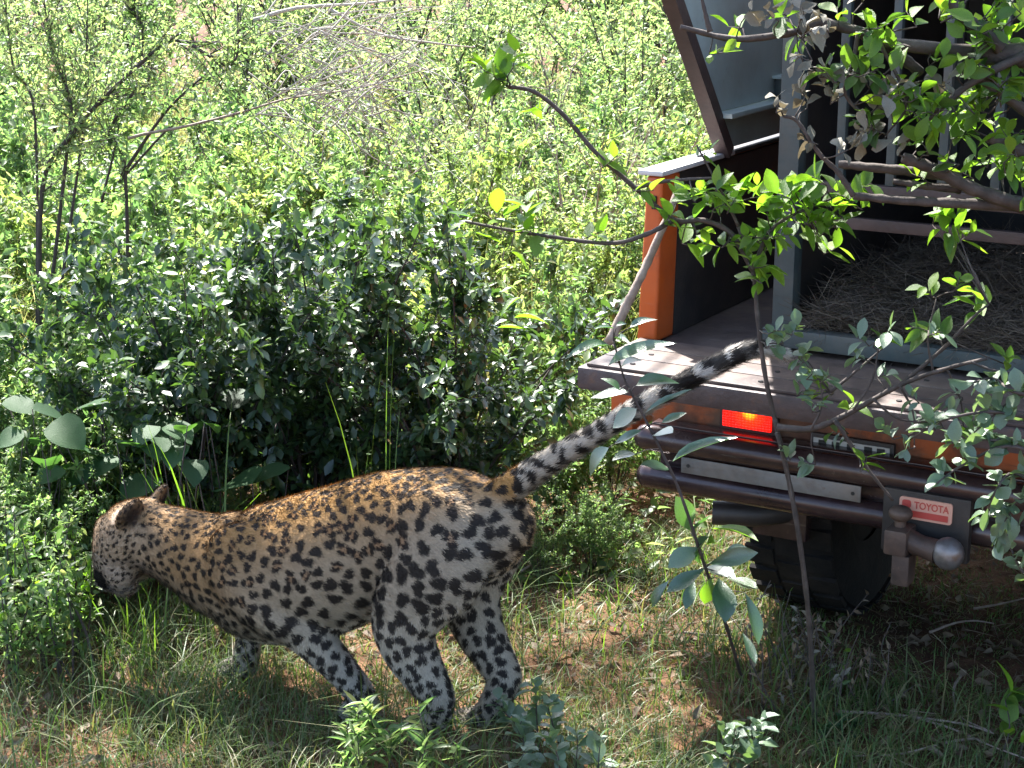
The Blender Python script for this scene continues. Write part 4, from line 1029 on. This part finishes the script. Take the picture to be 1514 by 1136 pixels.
for px, py in ((1000, 312), (1025, 345), (1060, 290), (985, 330), (1250, 330), (1265, 290)): SA.cluster(px, py, Y0, 5, 6, 6, 36, .46, 'lance', 'spring_leaf', 5, .04)
SA.cluster(762, 118, Y0, 30, 16, 12, 34, .5, 'ovate', 'spring_leaf', 5, .05)
for px, py, n, L in ((825, 185, 4, 42), (880, 240, 5, 40), (855, 205, 3, 34), (930, 280, 4, 38), (800, 345, 4, 40), (770, 335, 6, 46), (860, 352, 4, 40)): SA.cluster(px, py, Y0, n, 8, 8, L, .5, 'ovate', 'spring_leaf', n, .03)
for a_, b2_, w in (((700, 322), (662, 312), 20), ((735, 315), (735, 268), 24), ((745, 320), (770, 300), 22), ((720, 332), (760, 318), 14), ((690, 330), (660, 338), 14), ((760, 345), (800, 330), 16), ((755, 372), (790, 392), 16), ((742, 360), (700, 340), 14), ((770, 440), (735, 458), 12), ((735, 485), (785, 480), 10), ((760, 470), (810, 462), 10)):
    SA.pair(a_, b2_, w, Y0, Y0 - .03, 'lance', 'grey_leaf' if rnd.random() < .6 else 'spring_leaf')
SA.cluster(1168, 545, Y0 - .06, 42, 24, 28, 24, .62, 'obovate', 'grey_leaf', 6, .05); SA.cluster(1150, 500, Y0 - .06, 12, 14, 10, 24, .62, 'obovate', 'grey_leaf', 6, .05)
for px, py, n, L, mt in ((1410, 355, 20, 44, 'spring_leaf'), (1455, 455, 10, 40, 'spring_leaf'), (1390, 505, 12, 36, 'spring_leaf'), (1310, 512, 6, 30, 'spring_leaf'), (1240, 590, 12, 32, 'spring_leaf'), (1175, 690, 12, 26, 'grey_leaf'), (1310, 690, 6, 30, 'spring_leaf'), (1500, 545, 6, 30, 'spring_leaf'), (1230, 635, 4, 32, 'sapling_leaf'), (1290, 540, 8, 26, 'grey_leaf')):
    SA.cluster(px, py, 3.7 if px > 1240 else 3.8, n, 14, 10, L, .45, 'lance', mt, 5, .04)
for pp in (((1262, 606), (1290, 560), (1300, 500)), ((1330, 570), (1350, 610), (1352, 660)), ((1290, 590), (1330, 620), (1390, 625)), ((1400, 545), (1420, 590), (1425, 640)), ((1200, 634), (1215, 600), (1212, 560)), ((1380, 552), (1372, 500), (1385, 440))):
    SA.branch(way(3.66, *[(x, y, 0) for x, y in pp]), .003, .0014); SA.cluster(pp[-1][0], pp[-1][1], 3.64, 10, 14, 12, 28, .52, 'obovate', rnd.choice(('grey_leaf', 'spring_leaf')), 5, .03); SA.cluster(pp[1][0], pp[1][1], 3.64, 5, 12, 10, 26, .5, 'obovate', 'grey_leaf', 5, .03)
SA.done()

# leaning bare stick
Pl = Plant('leaning_stick', 'bare pale stick leaning against the orange corner post', 'stick', at(900, 508, 4.12), 'pale_bark')
Pl.branch(way(4.08, (900, 508, 0), (925, 455, 0), (940, 425, 0), (962, 378, .02), (985, 325, .03), (1004, 278, .05)), .012, .008, 5, 9); Pl.done()

# ------------------------------------------------------------------ broad-leaved sapling before the tail
zx = lambda x, y: (820 + x / 4.368, 440 + y / 4.368)
zy = lambda x, y: (700 + x / 2.868, 740 + y / 2.868)
SB = Plant('broad_leaved_sapling', 'dark-stemmed sapling with large shiny leaves crossing the tail of the leopard', 'sapling', (gnd(1100, 1010).x, gnd(1100, 1010).y, 0), 'dark_bark')
g0 = gnd(1100, 1010); Yb = 3.72
SB.branch([Vector((g0.x, g0.y, -.01)), at(1075, 930, 3.95), at(1043, 840, 3.78), at(1020, 770, Yb), at(1000, 715, Yb), at(976, 664, Yb), at(948, 609, Yb), at(930, 575, Yb), at(921, 554, Yb), at(907, 504, Yb)], .0045, .002)
for x0, y0, x1, y1, w in ((355, 310, 100, 300, 75), (380, 200, 265, 175, 38), (400, 185, 475, 145, 36), (485, 195, 640, 105, 55), (390, 270, 460, 235, 36), (345, 440, 735, 235, 105), (430, 450, 520, 370, 70), (480, 610, 230, 640, 80), (525, 570, 790, 490, 95), (585, 745, 880, 580, 46), (530, 720, 370, 840, 130),
                          (560, 860, 380, 940, 60), (650, 880, 760, 865, 120), (690, 810, 850, 740, 55), (760, 1060, 1130, 850, 75), (520, 1010, 380, 1020, 80), (350, 970, 180, 1120, 110), (740, 1110, 560, 1070, 110), (420, 600, 330, 500, 60)):
    SB.pair(zx(x0, y0), zx(x1, y1), w * 1.15 / 4.368, Yb + rnd.uniform(-.02, .02), Yb + rnd.uniform(-.06, .03), 'lance', 'sapling_leaf', Vector((-.12, -.42, .9)) + rv(.10))
for x0, y0, x1, y1, w, mt in ((920, 130, 880, 0, 95, 0), (920, 140, 1000, 60, 50, 0), (965, 270, 920, 150, 75, 0), (960, 200, 830, 270, 90, 0), (980, 290, 820, 385, 70, 0), (935, 330, 900, 460, 55, 0), (985, 285, 1095, 300, 80, 0), (1000, 270, 1200, 220, 80, 0), (1060, 230, 1150, 190, 55, 0), (1005, 330, 985, 440, 70, 1), (1040, 330, 1080, 490, 110, 0), (1080, 330, 1205, 370, 85, 0), (1010, 120, 1195, 120, 60, 1), (1150, 390, 1230, 600, 65, 0), (1140, 560, 1200, 690, 45, 0), (830, 340, 740, 440, 50, 0), (985, 190, 1050, 150, 50, 1)):
    SB.pair(zy(x0, y0), zy(x1, y1), w / 2.868, 3.78 + rnd.uniform(-.02, .03), 3.74 + rnd.uniform(-.05, .03), 'obovate', 'spring_leaf' if mt else 'sapling_leaf', Vector((0, -.55, .8)) + rv(.3))
SB.done()

# ------------------------------------------------------------------ grey-green shrub reaching in from beside the tree
GS = Plant('grey_leaved_shrub', 'grey-green small-leaved shrub spraying out in front of the bumper', 'shrub', (1.25, 3.25, 0), 'bark')
for pts in (((1640, 720), (1560, 640), (1480, 610), (1400, 620), (1345, 650)), ((1640, 760), (1560, 690), (1490, 660), (1420, 690), (1385, 715)), ((1640, 800), (1560, 740), (1500, 700), (1470, 730), (1455, 775)), ((1640, 700), (1570, 600), (1500, 580), (1470, 560), (1440, 565)),
            ((1640, 820), (1570, 770), (1510, 740), (1490, 765), (1475, 800)), ((1640, 690), (1560, 570), (1500, 590), (1440, 640)), ((1640, 780), (1540, 670), (1450, 650), (1400, 655))):
    p = GS.branch([Vector((1.25, 3.25, -.01)), at(1660, 900, 3.32)] + [at(x, y, 3.40 + rnd.uniform(-.05, .05)) for x, y in pts], .007, .0018)
    GS.along(p, 24, .55, 1.0, .046, .62, 'obovate', 'grey_leaf', 1.0, .5)
p = GS.branch([Vector((1.25, 3.25, -.01)), at(1600, 1000, 3.3), at(1540, 880, 3.42), at(1508, 840, 3.45), at(1490, 800, 3.45)], .005, .002); GS.along(p, 14, .55, 1, .05, .6, 'obovate', 'grey_leaf', 1.0, .5)
GS.done()

# ------------------------------------------------------------------ herbs along the front
def herb_tuft(label, spots, L, aspect, shape, mat, n, h, name='herb', bark='bark', cat='plant'):
    c = gnd(*spots[0]); H_ = Plant(name, label, cat, (c.x, c.y, 0), bark); H_.split = True
    for px, py in spots:
        g = gnd(px, py); top_ = g + Vector((rnd.gauss(0, .03), rnd.gauss(0, .03), h * rnd.uniform(.7, 1.15)))
        p = H_.branch([g - Vector((0, 0, .005)), g.lerp(top_, .5) + rv(.01), top_], .0025, .0012)
        H_.along(p, n, .25, 1.0, L, aspect, shape, mat, 1.0, .35)
        H_.sprig(top_, (rnd.gauss(0, .3), rnd.gauss(0, .3), 1), 5, L * .8, aspect, shape, mat, length=L * .4)
    H_.done()
herb_tuft('clump of pale green lance-leaved herb at the feet of the leopard', [(x, y) for x, y in ((505, 1160), (540, 1150), (570, 1175), (600, 1160), (635, 1168), (555, 1190), (660, 1185), (520, 1190), (610, 1195))], .062, .24, 'lance', 'herb_leaf', 15, .17)
herb_tuft('grey-green round-leaved herb beside the hind paws of the leopard', [(x, y) for x, y in ((770, 1110), (800, 1125), (835, 1120), (790, 1165), (850, 1170), (760, 1180), (820, 1190), (880, 1190))], .048, .62, 'obovate', 'grey_leaf', 13, .16)
herb_tuft('small grey-green herb in the open grass before the truck', [(x, y) for x, y in ((1050, 1165), (1080, 1150), (1110, 1160), (1085, 1185))], .050, .60, 'obovate', 'grey_leaf', 12, .15)
herb_tuft('few-leaved young plant with upright oval leaves by the fallen twigs', [(1480, 1120), (1505, 1130)], .085, .5, 'ovate', 'spring_leaf', 5, .16)
herb_tuft('low dark green herb beneath the fallen twigs', [(x, y) for x, y in ((1215, 1090), (1240, 1100), (1265, 1095), (1225, 1115))], .035, .5, 'ovate', 'broad_leaf', 10, .05)
LH = Plant('leafy_herb', 'bright green leafy herb standing in front of the face of the leopard', 'plant', (gnd(60, 1000).x, gnd(60, 1000).y, 0), 'dark_bark')
lh_p = []
for k in range(30):
    px, py = rnd.uniform(-30, 130), rnd.uniform(955, 1010); g = gnd(px, py); h_ = rnd.uniform(.18, .46) * (1 if px < 110 else .8); t_ = g + Vector((rnd.gauss(0, .04), rnd.gauss(-.02, .04), h_))
    p = LH.branch([g - Vector((0, 0, .01)), g.lerp(t_, .5) + rv(.012), t_], .003, .0012); m_ = 'glossy_leaf' if (px < 70 and rnd.random() < .45) else rnd.choice(('spring_leaf', 'herb_leaf'))
    LH.along(p, 9, .3, 1, .042, .40, 'lance', m_, 1.0, .4)
    q_ = rng.uniform(.25, 1.05, 46); lh_p.append(np.array(g) + (np.array(t_) - np.array(g)) * q_[:, None] + rng.normal(0, .022, (46, 3)))
lh_p = np.concatenate(lh_p) - np.array(LH.base); n = len(lh_p)
link('foliage', leaf_cloud('foliage', lh_p, rng.normal(0, 1, (n, 3)), np.array((0, 0, 1.0)) + rng.normal(0, .5, (n, 3)), .030 * rng.uniform(.6, 1.2, n), .012, T_OV, 'herb_leaf'), LH.root, 'stuff')
LH.done()
Pl = Plant('dry_stalk', 'reddish dry stalk leaning in the grass below the leafy herb', 'stick', gnd(140, 985), 'bark'); Pl.branch([gnd(140, 990), at(125, 930, gnd(140, 985).y), at(95, 870, gnd(140, 985).y)], .005, .003); Pl.done()
# withered weed clump in front of the wheel
WD = Plant('withered_weed', 'withered brown weed clump in front of the truck wheel', 'plant', gnd(1200, 1030), 'bark')
for k in range(44):
    px = rnd.uniform(1100, 1340); Yw = rnd.uniform(4.05, 4.35); g = at(px, 900, Yw); g.z = 0; h_ = rnd.uniform(.06, .24) * (1.15 if 1110 < px < 1290 else .8); t_ = g + Vector((rnd.gauss(0, .06), rnd.gauss(0, .04), h_))
    p = WD.branch([g, g.lerp(t_, .6) + rv(.015), t_ + Vector((0, 0, -.01))], .002, .001, 4, 5); WD.along(p, 6, .3, 1, .024, .42, 'ovate', 'dry_leaf' if rnd.random() < .35 else ('litter_leaf' if rnd.random() < .8 else 'tree_leaf'), 1.2, 1.2)
WD.done()
# fallen twigs at the lower right
def fallen(label, *paths):
    Pl = Plant('fallen_branch', label, 'branch', gnd(*paths[0][0]), 'pale_bark'); Pl.split = True
    for pp in paths: Pl.branch([gnd(x, y, .018 + .01 * rnd.random()) for x, y in pp], .004, .0018, 5, 6)
    Pl.done()
fallen('thin dead forked branch lying across the grass before the truck', ((1240, 1052), (1330, 1058), (1400, 1075), (1470, 1105), (1540, 1130)), ((1330, 1058), (1420, 1070), (1470, 1085)), ((1420, 1000), (1410, 1020), (1418, 1058), (1465, 1082)), ((1440, 1092), (1400, 1098), (1330, 1115), (1260, 1118)))
fallen('thin dead stick lying by the truck wheel on bare soil', ((1375, 935), (1410, 922), (1440, 918), (1470, 922)), ((1440, 900), (1480, 893), (1514, 885)))
fallen('crossed dry sticks on the ground behind the tail', ((770, 845), (790, 830), (815, 795), (822, 775)), ((765, 790), (800, 815), (830, 835)), ((1010, 935), (1060, 940), (1090, 938)))

# ------------------------------------------------------------------ grass, straw and leaf litter
def blades(n, xs, ys, h, w, mat, lean=.5, tint=None, seg=3, hfun=None):
    X, Y = xs(n), ys(n); Z = lift(X, Y) - .004
    H_ = h * rng.uniform(.35, 1.25, n)
    if hfun is not None: H_ = H_ * hfun(X, Y)
    az = rng.uniform(0, 2 * np.pi, n); ln = np.abs(rng.normal(lean, lean * .5, n)); out = np.stack([np.cos(az), np.sin(az), 0 * az], 1); sd = np.stack([-np.sin(az + rng.normal(0, .8, n)), np.cos(az), 0 * az], 1)
    P = np.stack([X, Y, Z], 1); rows = []
    for k in range(seg + 1):
        t = k / seg; c = P + out * (H_ * ln * t * t)[:, None] + np.array((0, 0, 1.0)) * (H_ * t * (1 - .35 * ln * t * t))[:, None]; ww = (w * rng.uniform(.7, 1.2, n) if k == 0 else ww0) ; ww0 = ww
        f = (1 - t) ** .7 + .04; rows += [c - sd * (ww * f / 2)[:, None], c + sd * (ww * f / 2)[:, None]]
    V = np.stack(rows, 1).reshape(-1, 3); q = 2 * (seg + 1); base_ = np.arange(n)[:, None] * q
    F_ = np.concatenate([np.stack([base_ + 2 * k, base_ + 2 * k + 1, base_ + 2 * k + 3, base_ + 2 * k + 2], -1).reshape(-1, 4) for k in range(seg)])
    return raw_mesh('grass', V, F_, M[mat], True, {'tint': np.repeat(rng.uniform(0, 1, n) if tint is None else tint, q)})
def patch(X, Y): return np.clip(.55 + .5 * np.sin(3.1 * X + 1.7 * Y) * np.sin(2.3 * Y - 1.1 * X + .6) + .3 * np.sin(7.7 * X + 3.3 * Y), .38, 1.3)
bare = lambda X, Y: np.where((X > .75) & (Y > 4.25) & (X < 3), .35, 1.0)
U_ = rng.uniform
g1 = blades(70000, lambda n: U_(-2.1, 2.0, n), lambda n: 3.2 + 3.4 * U_(0, 1, n) ** 1.3, .11, .0034, 'grass_blade', .75, hfun=lambda X, Y: patch(X, Y) * bare(X, Y))
g2 = blades(11000, lambda n: U_(-2.1, 2.0, n), lambda n: 3.2 + 2.2 * U_(0, 1, n) ** 1.2, .19, .0048, 'grass_blade', .8, seg=4, hfun=lambda X, Y: patch(X * 1.7, Y * 1.6 + 1) * bare(X, Y))
tag(link('long_grass', g2), 'longer arching green and straw-coloured grass blades in the clearing', 'grass', kind='stuff')
tag(link('grass', g1), 'mixed green and dry short grass covering the clearing', 'grass', kind='stuff')
def tuft(label, px, py, n, h, w, spread, mat, lean=.35):
    g = gnd(px, py); me = blades(n, lambda k: rng.normal(g.x, spread, k), lambda k: rng.normal(g.y, spread, k), h, w, mat, lean, seg=5)
    v = np.empty(len(me.vertices) * 3, np.float32); me.vertices.foreach_get('co', v); v = v.reshape(-1, 3) - np.array(g, np.float32); me.vertices.foreach_set('co', v.ravel()); me.update()
    e = tag(empty('grass_tuft', g), label, 'grass'); link('blades', me, e, 'stuff')
tuft('tall bright green grass tuft behind the neck of the leopard', 300, 900, 26, .58, .010, .06, 'green_blade', .35)
tuft('green grass tuft by the chin of the leopard', 215, 965, 34, .24, .006, .07, 'green_blade', .5)
tuft('thin dry grass tuft at the left below the leafy herb', 180, 1040, 60, .24, .004, .16, 'grass_blade', .45)
tuft('upright dry grass tuft in front of the forepaw of the leopard', 350, 1030, 70, .17, .004, .14, 'grass_blade', .5)
tuft('tall thin seeding grass tuft in the glossy shrubs', 560, 880, 8, .75, .006, .05, 'green_blade', .15)
tuft('wispy grass tuft in the open ground between leopard and truck', 880, 1060, 90, .16, .0036, .14, 'grass_blade', .5)
tuft('green grass tuft on the sunlit ground by the wheel', 930, 850, 160, .12, .005, .22, 'green_blade', .6)
tuft('mixed grass tuft below the withered weeds', 1180, 1090, 150, .15, .004, .20, 'grass_blade', .5)
tuft('dry grass tuft at the lower left corner', 60, 1120, 110, .20, .004, .20, 'grass_blade', .5)
def litter_pts(n):
    X = U_(-2.1, 2.3, n); Y = 3.2 + 3.2 * U_(0, 1, n) ** 1.2; return np.stack([X, Y, lift(X, Y) + .008 + .012 * U_(0, 1, n)], 1)
tag(strands(6500, litter_pts, .085, .0026, 'straw', 'straw_litter', None, flat=.22, curl=.5), 'dry straw and stalk litter strewn over the soil', 'litter', kind='stuff')
P = litter_pts(3400); n = len(P)
dl = leaf_cloud('leaf_litter', P, np.stack([rng.normal(size=n), rng.normal(size=n), rng.normal(0, .2, n)], 1), np.array((0, 0, 1.0)) + rng.normal(0, .5, (n, 3)), .040 * U_(.5, 1.3, n), .020, template('ovate', 4, .6, .3, .05), 'litter_leaf')
tag(link('leaf_litter', dl), 'withered fallen leaves lying on the soil', 'litter', kind='stuff')
g3 = blades(42000, lambda n: U_(-4.6, 4.6, n), lambda n: 6.4 + 11 * U_(0, 1, n) ** 1.2, .62, .006, 'far_grass', .45, seg=3)
tag(link('tall_dry_grass', g3), 'tall pale dry grass growing up through the shrubs of the thicket', 'grass', kind='stuff')
# ground cover further back, beneath the shrubs
nc = 26000; X = U_(-4.2, 4.2, nc); Y = 5.0 + 8 * U_(0, 1, nc) ** 1.4; keep = ~np.array([in_truck(a, b, .0) for a, b in zip(X, Y)]); X, Y = X[keep], Y[keep]; nc = len(X)
gcv = leaf_cloud('ground_cover', np.stack([X, Y, lift(X, Y) + U_(.01, .28, nc) * np.clip((Y - 4.9) / .8, .15, 1)], 1), rng.normal(0, 1, (nc, 3)) * np.array((1, 1, .4)), np.array((0, 0, 1.0)) + rng.normal(0, .5, (nc, 3)), .05 * U_(.6, 1.3, nc), .024, T_OV, 'herb_leaf')
tag(link('ground_cover', gcv), 'low leafy ground cover under the shrubs', 'ground cover', kind='stuff')
